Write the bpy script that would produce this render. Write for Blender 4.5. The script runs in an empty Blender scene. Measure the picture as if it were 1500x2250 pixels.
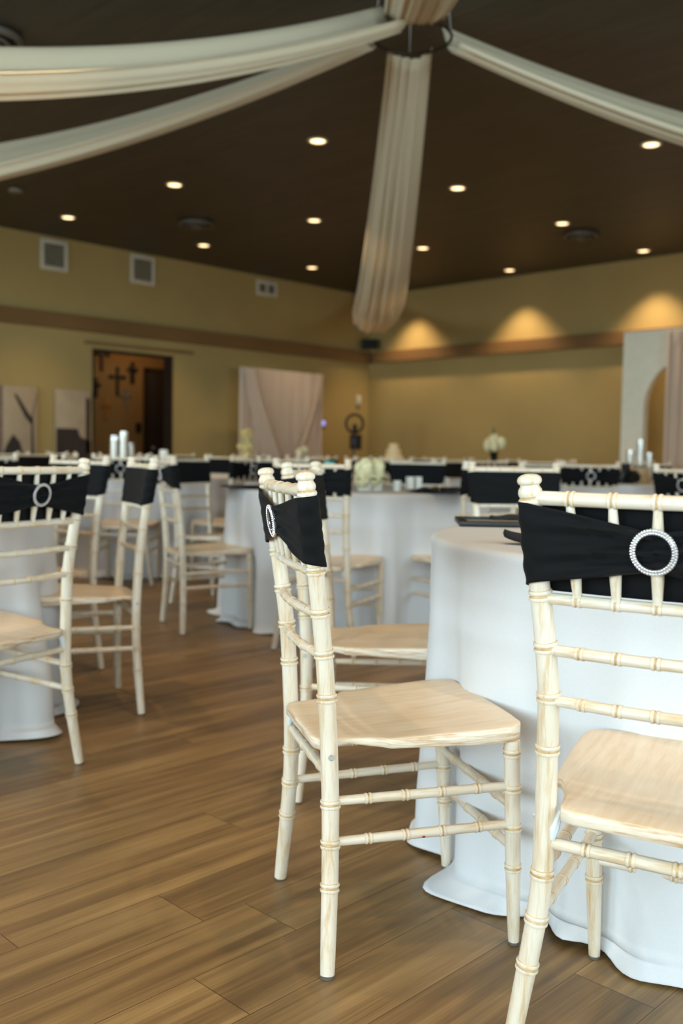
import bpy, bmesh, math, random
from mathutils import Vector, Matrix

# ------------------------------------------------------------------ camera, light, exposure
scene = bpy.context.scene
COL = scene.collection
PI = math.pi
A0 = math.radians(44.3)                 # heading of the room against the camera
CA, SA = math.cos(A0), math.sin(A0)
CAM = (11.15, -12.03, 0.96)


def W(x, y):
    """metres right of / ahead of the photographer -> room coordinates (X from left wall, Y from far right wall)"""
    return (CAM[0] + x * CA - y * SA, CAM[1] + x * SA + y * CA)


F_PX, PITCH, ROLL = 2125.0, math.radians(3.458), math.radians(0.916)
fw = Vector((0, math.cos(PITCH), -math.sin(PITCH)))
rt0 = Vector((1, 0, 0))
up0 = rt0.cross(fw)
rt = rt0 * math.cos(ROLL) + up0 * math.sin(ROLL)
up = -rt0 * math.sin(ROLL) + up0 * math.cos(ROLL)
RZ = Matrix.Rotation(A0, 3, 'Z')
rt, up, fw = RZ @ rt, RZ @ up, RZ @ fw
cam_data = bpy.data.cameras.new('camera')
cam = bpy.data.objects.new('camera', cam_data)
COL.objects.link(cam)
M = Matrix(((rt.x, up.x, -fw.x, CAM[0]), (rt.y, up.y, -fw.y, CAM[1]), (rt.z, up.z, -fw.z, CAM[2]), (0, 0, 0, 1)))
cam.matrix_world = M
cam_data.sensor_fit = 'VERTICAL'
cam_data.sensor_height = 36.0
cam_data.sensor_width = 24.0
cam_data.lens = F_PX / 2250.0 * 36.0
cam_data.clip_start = 0.05
cam_data.dof.use_dof = True
cam_data.dof.focus_distance = 1.68
cam_data.dof.aperture_fstop = 3.2
scene.camera = cam

scene.view_settings.view_transform = 'Standard'
scene.view_settings.look = 'None'
scene.view_settings.exposure = 0.0
scene.view_settings.gamma = 1.0
scene.view_settings.use_curve_mapping = False
scene.cycles.use_denoising = True
scene.cycles.use_adaptive_sampling = True
scene.cycles.adaptive_threshold = 0.02
scene.cycles.max_bounces = 7
scene.cycles.diffuse_bounces = 4
scene.cycles.glossy_bounces = 3
scene.cycles.transmission_bounces = 5
scene.cycles.transparent_max_bounces = 8
scene.cycles.caustics_reflective = False
scene.cycles.caustics_refractive = False
scene.cycles.sample_clamp_indirect = 4.0

world = bpy.data.worlds.new('world')
scene.world = world
world.use_nodes = True
bg = world.node_tree.nodes['Background']
bg.inputs[0].default_value = (0.86, 0.93, 1.0, 1)
bg.inputs[1].default_value = 0.9

RX, RY, RH = 15.0, -16.6, 3.60          # room: X 0..RX, Y RY..0
DAY = (0.79, 0.895, 1.0)
WARM = (1.0, 0.73, 0.44)
E_WIN_REAR, E_WIN_FRONT, E_SPOT = 270.0, 205.0, 80.0

# windows: (wall, centre along wall, width)
WIN = [('rear', 3.2, 2.4), ('rear', 6.4, 2.4), ('rear', 9.6, 2.4), ('rear', 12.8, 2.4),
       ('front', -14.2, 2.4), ('front', -11.0, 2.4), ('front', -7.8, 2.4)]
WZ0, WZ1 = 0.75, 2.85
for (side, c, w) in WIN:
    ld = bpy.data.lights.new('daylight', 'AREA')
    ld.shape = 'RECTANGLE'
    ld.size, ld.size_y = w, WZ1 - WZ0
    ld.color = DAY
    ld.energy = E_WIN_REAR if side == 'rear' else E_WIN_FRONT
    lo = bpy.data.objects.new('daylight', ld)
    COL.objects.link(lo)
    if side == 'rear':
        lo.location = (c, RY - 0.35, (WZ0 + WZ1) / 2)
        lo.rotation_euler = (math.radians(-90), 0, PI)
        lo.rotation_euler = (math.radians(90), 0, 0)
    else:
        lo.location = (RX + 0.35, c, (WZ0 + WZ1) / 2)
        lo.rotation_euler = (math.radians(90), 0, math.radians(90))


# ------------------------------------------------------------------ helpers
class MB:
    def __init__(s):
        s.v, s.f, s.m = [], [], []

    def add(s, verts, faces, mat=0):
        o = len(s.v)
        s.v.extend([tuple(p) for p in verts])
        for i, f in enumerate(faces):
            s.f.append(tuple(o + k for k in f))
            s.m.append(mat[i] if isinstance(mat, list) else mat)

    def box(s, c, d, rz=0.0, mat=0):
        hx, hy, hz = d[0] / 2, d[1] / 2, d[2] / 2
        cr, sr = math.cos(rz), math.sin(rz)
        vs = []
        for z in (-hz, hz):
            for x, y in ((-hx, -hy), (hx, -hy), (hx, hy), (-hx, hy)):
                vs.append((c[0] + x * cr - y * sr, c[1] + x * sr + y * cr, c[2] + z))
        s.add(vs, [(3, 2, 1, 0), (4, 5, 6, 7), (0, 1, 5, 4), (1, 2, 6, 5), (2, 3, 7, 6), (3, 0, 4, 7)], mat)

    def bbox(s, c, d, b=0.004, rz=0.0, mat=0):
        """box with chamfered vertical and horizontal edges"""
        bm = bmesh.new()
        bmesh.ops.create_cube(bm, size=1)
        bmesh.ops.scale(bm, vec=d, verts=bm.verts)
        bmesh.ops.bevel(bm, geom=bm.edges[:], offset=b, segments=2, affect='EDGES', profile=0.5)
        bmesh.ops.rotate(bm, cent=(0, 0, 0), matrix=Matrix.Rotation(rz, 3, 'Z'), verts=bm.verts)
        bmesh.ops.translate(bm, vec=c, verts=bm.verts)
        bm.verts.index_update()
        s.add([v.co[:] for v in bm.verts], [tuple(v.index for v in f.verts) for f in bm.faces], mat)
        bm.free()

    def tube(s, pts, rad, seg=12, mats=None, caps=True):
        """swept tube through pts with a radius for each; mats[i] is the material of the band i..i+1"""
        n = len(pts)
        P = [Vector(p) for p in pts]
        vs, fs, ms = [], [], []
        t0 = (P[1] - P[0]).normalized()
        ref = Vector((0, 0, 1)) if abs(t0.z) < 0.9 else Vector((1, 0, 0))
        for i in range(n):
            t = (P[min(i + 1, n - 1)] - P[max(i - 1, 0)])
            t = t.normalized() if t.length > 1e-9 else t0
            a = t.cross(ref).normalized()
            b = t.cross(a).normalized()
            r = rad[i] if isinstance(rad, (list, tuple)) else rad
            for k in range(seg):
                q = 2 * PI * k / seg
                vs.append(P[i] + a * (r * math.cos(q)) + b * (r * math.sin(q)))
        for i in range(n - 1):
            for k in range(seg):
                fs.append((i * seg + k, i * seg + (k + 1) % seg, (i + 1) * seg + (k + 1) % seg, (i + 1) * seg + k))
                ms.append(mats[i] if mats else 0)
        if caps:
            fs.append(tuple(reversed(range(seg)))); ms.append(0)
            fs.append(tuple((n - 1) * seg + k for k in range(seg))); ms.append(0)
        s.add(vs, fs, ms)

    def lathe(s, prof, c=(0, 0, 0), seg=24, mat=0, cap=True):
        """prof: (radius, z) from bottom to top"""
        n = len(prof)
        vs = [(c[0] + r * math.cos(2 * PI * k / seg), c[1] + r * math.sin(2 * PI * k / seg), c[2] + z) for r, z in prof for k in range(seg)]
        fs = [(i * seg + k, i * seg + (k + 1) % seg, (i + 1) * seg + (k + 1) % seg, (i + 1) * seg + k) for i in range(n - 1) for k in range(seg)]
        if cap:
            fs.append(tuple(reversed(range(seg))))
            fs.append(tuple((n - 1) * seg + k for k in range(seg)))
        s.add(vs, fs, mat)

    def grid(s, nu, nv, fn, mat=0, wrap=False):
        vs = [fn(i, j) for i in range(nu) for j in range(nv)]
        fs = []
        for i in range(nu if wrap else nu - 1):
            for j in range(nv - 1):
                i2 = (i + 1) % nu
                fs.append((i * nv + j, i2 * nv + j, i2 * nv + j + 1, i * nv + j + 1))
        s.add(vs, fs, mat)

    def ball(s, c, r, u=8, v=6, mat=0, sq=(1, 1, 1)):
        vs, fs = [(c[0], c[1], c[2] - r * sq[2])], []
        for j in range(1, v):
            q = -PI / 2 + PI * j / v
            for i in range(u):
                p = 2 * PI * i / u
                vs.append((c[0] + r * sq[0] * math.cos(q) * math.cos(p), c[1] + r * sq[1] * math.cos(q) * math.sin(p), c[2] + r * sq[2] * math.sin(q)))
        vs.append((c[0], c[1], c[2] + r * sq[2]))
        for i in range(u):
            fs.append((0, 1 + (i + 1) % u, 1 + i))
            for j in range(v - 2):
                a = 1 + j * u
                fs.append((a + i, a + (i + 1) % u, a + u + (i + 1) % u, a + u + i))
            a = 1 + (v - 2) * u
            fs.append((a + i, a + (i + 1) % u, len(vs) - 1))
        s.add(vs, fs, mat)

    def prism(s, poly, z0, z1, mat=0):
        """poly of (x, y); extruded z0..z1"""
        n = len(poly)
        vs = [(x, y, z0) for x, y in poly] + [(x, y, z1) for x, y in poly]
        fs = [tuple(reversed(range(n))), tuple(range(n, 2 * n))] + [(k, (k + 1) % n, n + (k + 1) % n, n + k) for k in range(n)]
        s.add(vs, fs, mat)

    def build(s, name, mats, parent=None, smooth=True, angle=40):
        me = bpy.data.meshes.new(name)
        me.from_pydata(s.v, [], s.f)
        mats = mats if isinstance(mats, (list, tuple)) else [mats]
        for m in mats:
            me.materials.append(m)
        me.polygons.foreach_set('material_index', s.m)
        bm = bmesh.new()
        bm.from_mesh(me)
        bmesh.ops.recalc_face_normals(bm, faces=bm.faces)
        if smooth:
            lim = math.radians(angle)
            for f in bm.faces:
                f.smooth = True
            for e in bm.edges:
                if len(e.link_faces) == 2 and e.calc_face_angle(0) > lim:
                    e.smooth = False
        bm.to_mesh(me)
        bm.free()
        o = bpy.data.objects.new(name, me)
        COL.objects.link(o)
        if parent is not None:
            o.parent = parent
        return o


def tag(o, label=None, cat=None, group=None, kind=None):
    if label: o['label'] = label
    if cat: o['category'] = cat
    if group: o['group'] = group
    if kind: o['kind'] = kind
    return o


def thing(name, label, cat, loc=(0, 0, 0), rz=0.0, group=None):
    o = bpy.data.objects.new(name, None)
    o.empty_display_size = 0.1
    COL.objects.link(o)
    o.location = loc
    o.rotation_euler = (0, 0, rz)
    return tag(o, label, cat, group)


def copy_tree(o, parent=None):
    c = o.copy()
    COL.objects.link(c)
    if parent is not None:
        c.parent = parent
    for ch in list(o.children):
        copy_tree(ch, c)
    return c


def interp(z, zs, vs):
    if z <= zs[0]: return vs[0]
    for i in range(len(zs) - 1):
        if z <= zs[i + 1]:
            t = (z - zs[i]) / (zs[i + 1] - zs[i])
            return vs[i] + (vs[i + 1] - vs[i]) * t
    return vs[-1]


# ------------------------------------------------------------------ materials
def srgb(r, g, b):
    f = lambda c: (c / 12.92) if c <= 0.04045 else ((c + 0.055) / 1.055) ** 2.4
    return (f(r / 255), f(g / 255), f(b / 255), 1)


class NT:
    def __init__(s, name):
        s.mat = bpy.data.materials.new(name)
        s.mat.use_nodes = True
        s.t = s.mat.node_tree
        s.b = s.t.nodes['Principled BSDF']

    def n(s, typ, **kw):
        nd = s.t.nodes.new(typ)
        for k, v in kw.items():
            setattr(nd, k, v)
        return nd

    def l(s, a, b):
        s.t.links.new(a, b)

    def math(s, op, a, b=None, c=None):
        nd = s.n('ShaderNodeMath', operation=op)
        for i, x in enumerate((a, b, c)):
            if x is None: continue
            if isinstance(x, (int, float)): nd.inputs[i].default_value = x
            else: s.l(x, nd.inputs[i])
        return nd.outputs[0]

    def ramp(s, fac, stops):
        r = s.n('ShaderNodeValToRGB')
        e = r.color_ramp.elements
        while len(e) < len(stops): e.new(0.5)
        for k, (p, c) in enumerate(stops):
            e[k].position = p
            e[k].color = c if len(c) == 4 else (*c, 1)
        s.l(fac, r.inputs[0])
        return r.outputs[0]

    def mix(s, fac, a, b, mode='MIX'):
        m = s.n('ShaderNodeMix', data_type='RGBA', blend_type=mode)
        for sock, x in ((m.inputs[0], fac), (m.inputs[6], a), (m.inputs[7], b)):
            if isinstance(x, (int, float)): sock.default_value = x
            elif isinstance(x, tuple): sock.default_value = x
            else: s.l(x, sock)
        return m.outputs[2]

    def coords(s, scale=(1, 1, 1), kind='Object', rand=False):
        tc = s.n('ShaderNodeTexCoord')
        mp = s.n('ShaderNodeMapping')
        mp.inputs['Scale'].default_value = scale
        s.l(tc.outputs[kind], mp.inputs[0])
        if rand:
            oi = s.n('ShaderNodeObjectInfo')
            cb = s.n('ShaderNodeCombineXYZ')
            s.l(s.math('MULTIPLY', oi.outputs['Random'], 37.0), cb.inputs[0])
            s.l(s.math('MULTIPLY', oi.outputs['Random'], 91.0), cb.inputs[2])
            s.l(cb.outputs[0], mp.inputs[1])
        return mp.outputs[0]

    def noise(s, vec, scale=5.0, detail=3.0, rough=0.5, out=0):
        nd = s.n('ShaderNodeTexNoise')
        nd.inputs['Scale'].default_value = scale
        nd.inputs['Detail'].default_value = detail
        nd.inputs['Roughness'].default_value = rough
        if vec is not None: s.l(vec, nd.inputs['Vector'])
        return nd.outputs[out]

    def bump(s, h, strength=0.2, dist=0.002):
        nd = s.n('ShaderNodeBump')
        nd.inputs['Strength'].default_value = strength
        nd.inputs['Distance'].default_value = dist
        s.l(h, nd.inputs['Height'])
        s.l(nd.outputs[0], s.b.inputs['Normal'])


def plain(name, col, rough=0.5, metal=0.0, var=0.06, scale=12.0, spec=0.5):
    t = NT(name)
    c = t.coords()
    f = t.noise(c, scale, 4)
    dark = tuple(x * (1 - var) for x in col[:3]) + (1,)
    lite = tuple(min(1, x * (1 + var)) for x in col[:3]) + (1,)
    t.l(t.ramp(f, [(0.3, dark), (0.7, lite)]), t.b.inputs['Base Color'])
    t.b.inputs['Roughness'].default_value = rough
    t.b.inputs['Metallic'].default_value = metal
    t.b.inputs['Specular IOR Level'].default_value = spec
    return t.mat


CREAM, TAN, WORN = srgb(231, 222, 207), srgb(205, 170, 116), srgb(176, 134, 78)


def limewash(name, scale, lo=0.515, hi=0.69, cream=CREAM, tan=TAN):
    t = NT(name)
    c = t.coords(scale, rand=True)
    f1 = t.noise(c, 3.0, 6, 0.62)
    c2 = t.coords(tuple(k * 3.5 for k in scale), rand=True)
    f2 = t.noise(c2, 3.2, 4, 0.6)
    f = t.math('ADD', t.math('MULTIPLY', f1, 0.72), t.math('MULTIPLY', f2, 0.28))
    worn = t.ramp(f, [(lo - 0.04, (0, 0, 0)), (lo + 0.02, (0.22, 0.22, 0.22)), (hi, (0.95, 0.95, 0.95))])
    col = t.mix(worn, cream, tan)
    c3 = t.coords((7, 7, 7), rand=True)
    f3 = t.noise(c3, 1.0, 2)
    tint = t.ramp(f3, [(0.35, (1, 1, 1)), (0.7, (0.93, 0.90, 0.84))])
    t.l(t.mix(1.0, col, tint, 'MULTIPLY'), t.b.inputs['Base Color'])
    t.b.inputs['Roughness'].default_value = 0.38
    t.bump(f, 0.15, 0.001)
    return t.mat


M_UP = limewash('limewashed_wood_upright', (26, 26, 2.2))
M_ACR = limewash('limewashed_wood_across', (26, 2.6, 26))
M_ALO = limewash('limewashed_wood_along', (2.6, 26, 26))
M_GROOVE = limewash('worn_wood_groove', (20, 20, 20), 0.40, 0.66, srgb(228, 208, 172), srgb(190, 152, 98))
M_SEAT = limewash('limewashed_seat_wood', (1.6, 17, 17), 0.36, 0.74, srgb(238, 226, 208), srgb(214, 186, 150))
M_SEAT_EDGE = limewash('limewashed_seat_edge', (3, 3, 40), 0.47, 0.62, srgb(238, 228, 212), srgb(190, 146, 96))
M_SASH = plain('black_stretch_fabric', srgb(9, 11, 14), 0.8, var=0.15, spec=0.18)
M_SASH.node_tree.nodes['Principled BSDF'].inputs['Sheen Weight'].default_value = 0.03
M_BEAD = plain('silver_beads', srgb(232, 232, 236), 0.16, 0.75, var=0.04)
M_GLIDE = plain('grey_rubber', srgb(92, 88, 84), 0.7)
M_STEEL = plain('steel', srgb(190, 190, 188), 0.35, 0.3)
M_WMETAL = plain('white_bracket', srgb(214, 222, 226), 0.4)
M_BLACK = plain('black_plastic', srgb(16, 16, 17), 0.4, var=0.1)
M_NAPKIN = plain('black_napkin_cloth', srgb(24, 24, 26), 0.85, var=0.12)
M_CERAMIC = plain('white_ceramic', srgb(232, 232, 226), 0.25, var=0.03)
M_CARD = plain('white_card', srgb(226, 218, 210), 0.6, var=0.03)
M_CANDLE = plain('ivory_wax', srgb(240, 234, 214), 0.45, var=0.03)
M_PETAL = plain('white_petals', srgb(250, 240, 200), 0.6, var=0.10, scale=60)
M_CREAMPETAL = plain('cream_petals', srgb(232, 214, 150), 0.6, var=0.12, scale=60)
M_LEAF = plain('green_leaf', srgb(70, 92, 48), 0.5, var=0.2)
M_ICING = plain('cream_icing', srgb(238, 216, 170), 0.5, var=0.03)
M_GOLD = plain('gold_glitter', srgb(214, 180, 104), 0.25, 0.9, var=0.4, scale=400)
M_TEAL = plain('teal_glass', srgb(70, 160, 150), 0.1, var=0.05)


def make_cloth(name, col, fold=0.0, rough=0.8, transl=0.0):
    t = NT(name)
    c = t.coords((1, 1, 1))
    f = t.noise(c, 220, 2)
    t.l(t.ramp(f, [(0.3, tuple(x * 0.97 for x in col[:3])), (0.7, col[:3])]), t.b.inputs['Base Color'])
    t.b.inputs['Roughness'].default_value = rough
    t.b.inputs['Specular IOR Level'].default_value = 0.2
    f2 = t.noise(c, 9, 3)
    t.bump(f2, 0.12, 0.01)
    if transl:
        tr = t.n('ShaderNodeBsdfTranslucent')
        tr.inputs[0].default_value = col
        mx = t.n('ShaderNodeMixShader')
        mx.inputs[0].default_value = transl
        out = t.t.nodes['Material Output']
        t.l(t.b.outputs[0], mx.inputs[1])
        t.l(tr.outputs[0], mx.inputs[2])
        t.l(mx.outputs[0], out.inputs[0])
    return t.mat


M_CLOTH = make_cloth('white_polyester_cloth', srgb(232, 234, 238), transl=0.12)
M_DRAPE = make_cloth('ivory_chiffon', srgb(232, 222, 196), transl=0.30)
M_PINK = make_cloth('blush_chiffon', srgb(228, 208, 188), transl=0.25)


def make_glass(name, col=(0.95, 1, 0.98, 1)):
    t = NT(name)
    t.b.inputs['Base Color'].default_value = col
    t.b.inputs['Roughness'].default_value = 0.05
    tr = t.n('ShaderNodeBsdfTransparent')
    tr.inputs[0].default_value = col
    gl = t.n('ShaderNodeBsdfGlossy')
    gl.inputs['Roughness'].default_value = 0.08
    lw = t.n('ShaderNodeLayerWeight')
    lw.inputs[0].default_value = 0.35
    mx = t.n('ShaderNodeMixShader')
    t.l(t.math('ADD', t.math('MULTIPLY', lw.outputs[1], 0.7), 0.06), mx.inputs[0])
    t.l(tr.outputs[0], mx.inputs[1])
    t.l(gl.outputs[0], mx.inputs[2])
    t.l(mx.outputs[0], t.t.nodes['Material Output'].inputs[0])
    return t.mat


M_GLASS = make_glass('clear_glass', (1, 1, 1, 1))
M_PANE = make_glass('window_glass')
M_GREENGLASS = make_glass('dark_green_glass', (0.25, 0.38, 0.30, 1))


def make_emit(name, col, e):
    t = NT(name)
    c = t.coords()
    f = t.noise(c, 3, 1)
    t.b.inputs['Base Color'].default_value = (0.9, 0.85, 0.75, 1)
    t.l(t.ramp(f, [(0.0, tuple(x * 0.95 for x in col)), (1.0, col)]), t.b.inputs['Emission Color'])
    t.b.inputs['Emission Strength'].default_value = e
    return t.mat


M_BULB = make_emit('warm_lamp_lens', (1.0, 0.70, 0.36), 3.6)
M_BLUE = make_emit('blue_screen', (0.16, 0.2, 1.0), 0.9)
M_FLAME = make_emit('orange_candle_glow', (1.0, 0.5, 0.1), 0.8)


# floor planks
def make_floor():
    t = NT('wood_look_vinyl_planks')
    tc = t.n('ShaderNodeTexCoord')
    sx = t.n('ShaderNodeSeparateXYZ')
    t.l(tc.outputs['Object'], sx.inputs[0])
    PW, PL = 0.1595, 1.22
    x = t.math('DIVIDE', t.math('SUBTRACT', sx.outputs[0], 9.1335), PW)
    col = t.math('FLOOR', x)
    fx = t.math('FRACT', x)
    wn = t.n('ShaderNodeTexWhiteNoise', noise_dimensions='1D')
    t.l(col, wn.inputs['W'])
    y = t.math('ADD', t.math('DIVIDE', sx.outputs[1], PL), wn.outputs['Value'])
    row = t.math('FLOOR', y)
    fy = t.math('FRACT', y)
    cb = t.n('ShaderNodeCombineXYZ')
    t.l(col, cb.inputs[0]); t.l(row, cb.inputs[1])
    w2 = t.n('ShaderNodeTexWhiteNoise', noise_dimensions='2D')
    t.l(cb.outputs[0], w2.inputs['Vector'])
    # seams
    sxm = t.math('LESS_THAN', t.math('MINIMUM', fx, t.math('SUBTRACT', 1.0, fx)), 0.006)
    sym = t.math('LESS_THAN', t.math('MINIMUM', fy, t.math('SUBTRACT', 1.0, fy)), 0.0009)
    seam = t.math('MAXIMUM', sxm, sym)
    # grain streaks, shifted per plank
    v = t.n('ShaderNodeCombineXYZ')
    t.l(t.math('ADD', t.math('MULTIPLY', sx.outputs[0], 1.0), t.math('MULTIPLY', w2.outputs['Value'], 13.0)), v.inputs[0])
    t.l(t.math('MULTIPLY', sx.outputs[1], 0.045), v.inputs[1])
    t.l(t.math('MULTIPLY', w2.outputs['Value'], 31.0), v.inputs[2])
    g1 = t.noise(v.outputs[0], 26, 5, 0.6)
    v2 = t.n('ShaderNodeVectorMath', operation='MULTIPLY')
    t.l(v.outputs[0], v2.inputs[0]); v2.inputs[1].default_value = (1, 0.35, 1)
    g2 = t.noise(v2.outputs[0], 210, 3, 0.6)
    v3 = t.n('ShaderNodeVectorMath', operation='MULTIPLY')
    t.l(v.outputs[0], v3.inputs[0]); v3.inputs[1].default_value = (1, 3.0, 1)
    g3 = t.noise(v3.outputs[0], 9, 2, 0.5)
    g = t.math('ADD', t.math('ADD', t.math('MULTIPLY', g1, 0.5), t.math('MULTIPLY', g2, 0.22)), t.math('MULTIPLY', g3, 0.28))
    colr = t.ramp(g, [(0.32, srgb(96, 73, 46)), (0.45, srgb(125, 97, 62)), (0.55, srgb(150, 120, 78)), (0.68, srgb(175, 144, 99))])
    tint = t.ramp(w2.outputs['Value'], [(0.0, (0.80, 0.79, 0.78)), (0.5, (0.95, 0.94, 0.92)), (1.0, (1.06, 1.05, 1.03))])
    base = t.mix(1.0, colr, tint, 'MULTIPLY')
    fin = t.mix(t.math('MULTIPLY', seam, 0.75), base, srgb(56, 42, 28))
    t.l(fin, t.b.inputs['Base Color'])
    rr = t.ramp(g2, [(0.3, (0.36, 0.36, 0.36)), (0.7, (0.50, 0.50, 0.50))])
    t.l(rr, t.b.inputs['Roughness'])
    t.b.inputs['Specular IOR Level'].default_value = 0.45
    h = t.math('SUBTRACT', t.math('MULTIPLY', g2, 0.3), seam)
    t.bump(h, 0.18, 0.001)
    return t.mat


def make_wall(name, col, var=0.05):
    t = NT(name)
    c = t.coords()
    f = t.noise(c, 1.3, 4)
    f2 = t.noise(c, 160, 2)
    t.l(t.ramp(f, [(0.3, tuple(x * (1 - var) for x in col[:3])), (0.7, tuple(x * (1 + var) for x in col[:3]))]), t.b.inputs['Base Color'])
    t.b.inputs['Roughness'].default_value = 0.7
    t.b.inputs['Specular IOR Level'].default_value = 0.3
    t.bump(f2, 0.08, 0.002)
    return t.mat


def make_ceiling():
    t = NT('dark_stained_board_ceiling')
    tc = t.n('ShaderNodeTexCoord')
    sx = t.n('ShaderNodeSeparateXYZ')
    t.l(tc.outputs['Object'], sx.inputs[0])
    y = t.math('DIVIDE', sx.outputs[1], 0.14)
    fy = t.math('FRACT', y)
    seam = t.math('LESS_THAN', fy, 0.045)
    wn = t.n('ShaderNodeTexWhiteNoise', noise_dimensions='1D')
    t.l(t.math('FLOOR', y), wn.inputs['W'])
    v = t.n('ShaderNodeCombineXYZ')
    t.l(t.math('MULTIPLY', sx.outputs[0], 0.12), v.inputs[0])
    t.l(sx.outputs[1], v.inputs[1])
    t.l(t.math('MULTIPLY', wn.outputs[0], 20), v.inputs[2])
    g = t.noise(v.outputs[0], 16, 4, 0.6)
    c = t.ramp(g, [(0.3, srgb(58, 51, 39)), (0.7, srgb(74, 66, 51))])
    tint = t.ramp(wn.outputs[0], [(0, (0.9, 0.9, 0.9)), (1, (1.06, 1.06, 1.06))])
    base = t.mix(1.0, c, tint, 'MULTIPLY')
    t.l(t.mix(t.math('MULTIPLY', seam, 0.6), base, srgb(34, 27, 18)), t.b.inputs['Base Color'])
    t.b.inputs['Roughness'].default_value = 0.55
    t.bump(t.math('SUBTRACT', t.math('MULTIPLY', g, 0.3), seam), 0.3, 0.003)
    return t.mat


M_FLOOR = make_floor()
M_CEIL = make_ceiling()
M_WALL = make_wall('olive_gold_paint', srgb(174, 151, 97))
M_TRIM = make_wall('brown_stained_band', srgb(128, 96, 58), 0.1)
M_HALL = make_wall('hall_tan_paint', srgb(150, 112, 62))
M_WHITE = plain('white_paint', srgb(214, 208, 190), 0.5, var=0.03)
M_PANEL = plain('ivory_panel_paint', srgb(246, 240, 218), 0.55, var=0.03)
M_DARKDOOR = plain('dark_brown_door', srgb(48, 34, 24), 0.5, var=0.15)
M_GREY = plain('grey_duct_paint', srgb(96, 90, 78), 0.5)
M_GRILLE = plain('grey_grille', srgb(128, 122, 104), 0.5)
M_PRINT = plain('faded_print_paper', srgb(176, 158, 132), 0.6, var=0.08, scale=4)
M_PRINTDARK = plain('dark_print_ink', srgb(52, 42, 38), 0.6, var=0.2, scale=20)
M_PRINTMID = plain('mid_print_ink', srgb(126, 108, 94), 0.6, var=0.2, scale=20)
M_IRON = plain('dark_iron', srgb(40, 30, 22), 0.5, 0.4)
M_AMBER = plain('amber_wood', srgb(170, 110, 40), 0.5)
M_WOODSLICE = plain('pale_wood_slice', srgb(190, 160, 120), 0.6, var=0.15)

# ------------------------------------------------------------------ the setting
def struct(mb, name, m, parent=None, **k):
    o = mb.build(name, m, parent, smooth=False)
    o['kind'] = 'structure'
    return o


mb = MB(); mb.box((RX / 2 - 1, RY / 2, -0.05), (RX + 3, -RY + 0.6, 0.1)); struct(mb, 'floor', M_FLOOR)
mb = MB(); mb.box((RX / 2, RY / 2, RH + 0.06), (RX + 0.6, -RY + 0.6, 0.12)); struct(mb, 'ceiling', M_CEIL)
# left wall (X = 0) with the hall opening Y -5.27..-4.01, up to 2.27
T = 0.16
DY0, DY1, DZ = -5.27, -4.01, 2.27
mb = MB()
mb.box((-T / 2, (RY + DY0) / 2, RH / 2), (T, DY0 - RY, RH))
mb.box((-T / 2, DY1 / 2, RH / 2), (T, -DY1, RH))
mb.box((-T / 2, (DY0 + DY1) / 2, (DZ + RH) / 2), (T, DY1 - DY0, RH - DZ))
struct(mb, 'wall_left', M_WALL)
mb = MB(); mb.box((RX / 2, T / 2, RH / 2), (RX + 2 * T, T, RH)); struct(mb, 'wall_right', M_WALL)


def wall_with_windows(name, side):
    mb = MB()
    ws = sorted([(c - w / 2, c + w / 2) for s, c, w in WIN if s == side])
    lo, hi = (0.0, RX) if side == 'rear' else (RY, 0.0)
    cuts = [lo] + [q for ab in ws for q in ab] + [hi]

    def seg(a, b, z0, z1):
        if side == 'rear': mb.box(((a + b) / 2, RY - T / 2, (z0 + z1) / 2), (b - a, T, z1 - z0))
        else: mb.box((RX + T / 2, (a + b) / 2, (z0 + z1) / 2), (T, b - a, z1 - z0))
    for i in range(0, len(cuts), 2):
        seg(cuts[i], cuts[i + 1], 0, RH)
    for a, b in ws:
        seg(a, b, 0, WZ0); seg(a, b, WZ1, RH)
    struct(mb, name, M_WALL)


wall_with_windows('wall_rear', 'rear')
wall_with_windows('wall_front', 'front')
for k, (side, c, w) in enumerate(WIN):
    fr, gl = MB(), MB()
    zc = (WZ0 + WZ1) / 2
    for q in (-w / 2 + 0.03, 0, w / 2 - 0.03):
        if side == 'rear': fr.box((c + q, RY - 0.08, zc), (0.06, 0.08, WZ1 - WZ0))
        else: fr.box((RX + 0.08, c + q, zc), (0.08, 0.06, WZ1 - WZ0))
    for z in (WZ0 + 0.03, WZ1 - 0.03):
        if side == 'rear': fr.box((c, RY - 0.08, z), (w, 0.08, 0.06))
        else: fr.box((RX + 0.08, c, z), (0.08, w, 0.06))
    if side == 'rear': gl.box((c, RY - 0.09, zc), (w - 0.1, 0.006, WZ1 - WZ0 - 0.1))
    else: gl.box((RX + 0.09, c, zc), (0.006, w - 0.1, WZ1 - WZ0 - 0.1))
    wroot = fr.build('window_%d' % (k + 1), M_WHITE, None, smooth=False)
    wroot['kind'] = 'structure'
    g = gl.build('window_pane', M_PANE, wroot, smooth=False)

# brown band round the two far walls, standing proud of the plaster
mb = MB(); mb.bbox((0.045, RY / 2, 2.565), (0.09, -RY, 0.19), 0.008); struct(mb, 'trim_1', M_TRIM)
mb = MB(); mb.bbox((RX / 2 + 0.09, -0.045, 2.565), (RX - 0.18, 0.09, 0.19), 0.008); struct(mb, 'trim_2', M_TRIM)
# baseboards
mb = MB()
mb.box((0.008, (RY + DY0) / 2, 0.06), (0.016, DY0 - RY, 0.12)); mb.box((0.008, DY1 / 2, 0.06), (0.016, -DY1, 0.12))
struct(mb, 'baseboard_left', M_WALL)
mb = MB(); mb.box((RX / 2, -0.008, 0.06), (RX, 0.016, 0.12)); struct(mb, 'baseboard_right', M_WALL)
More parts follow.
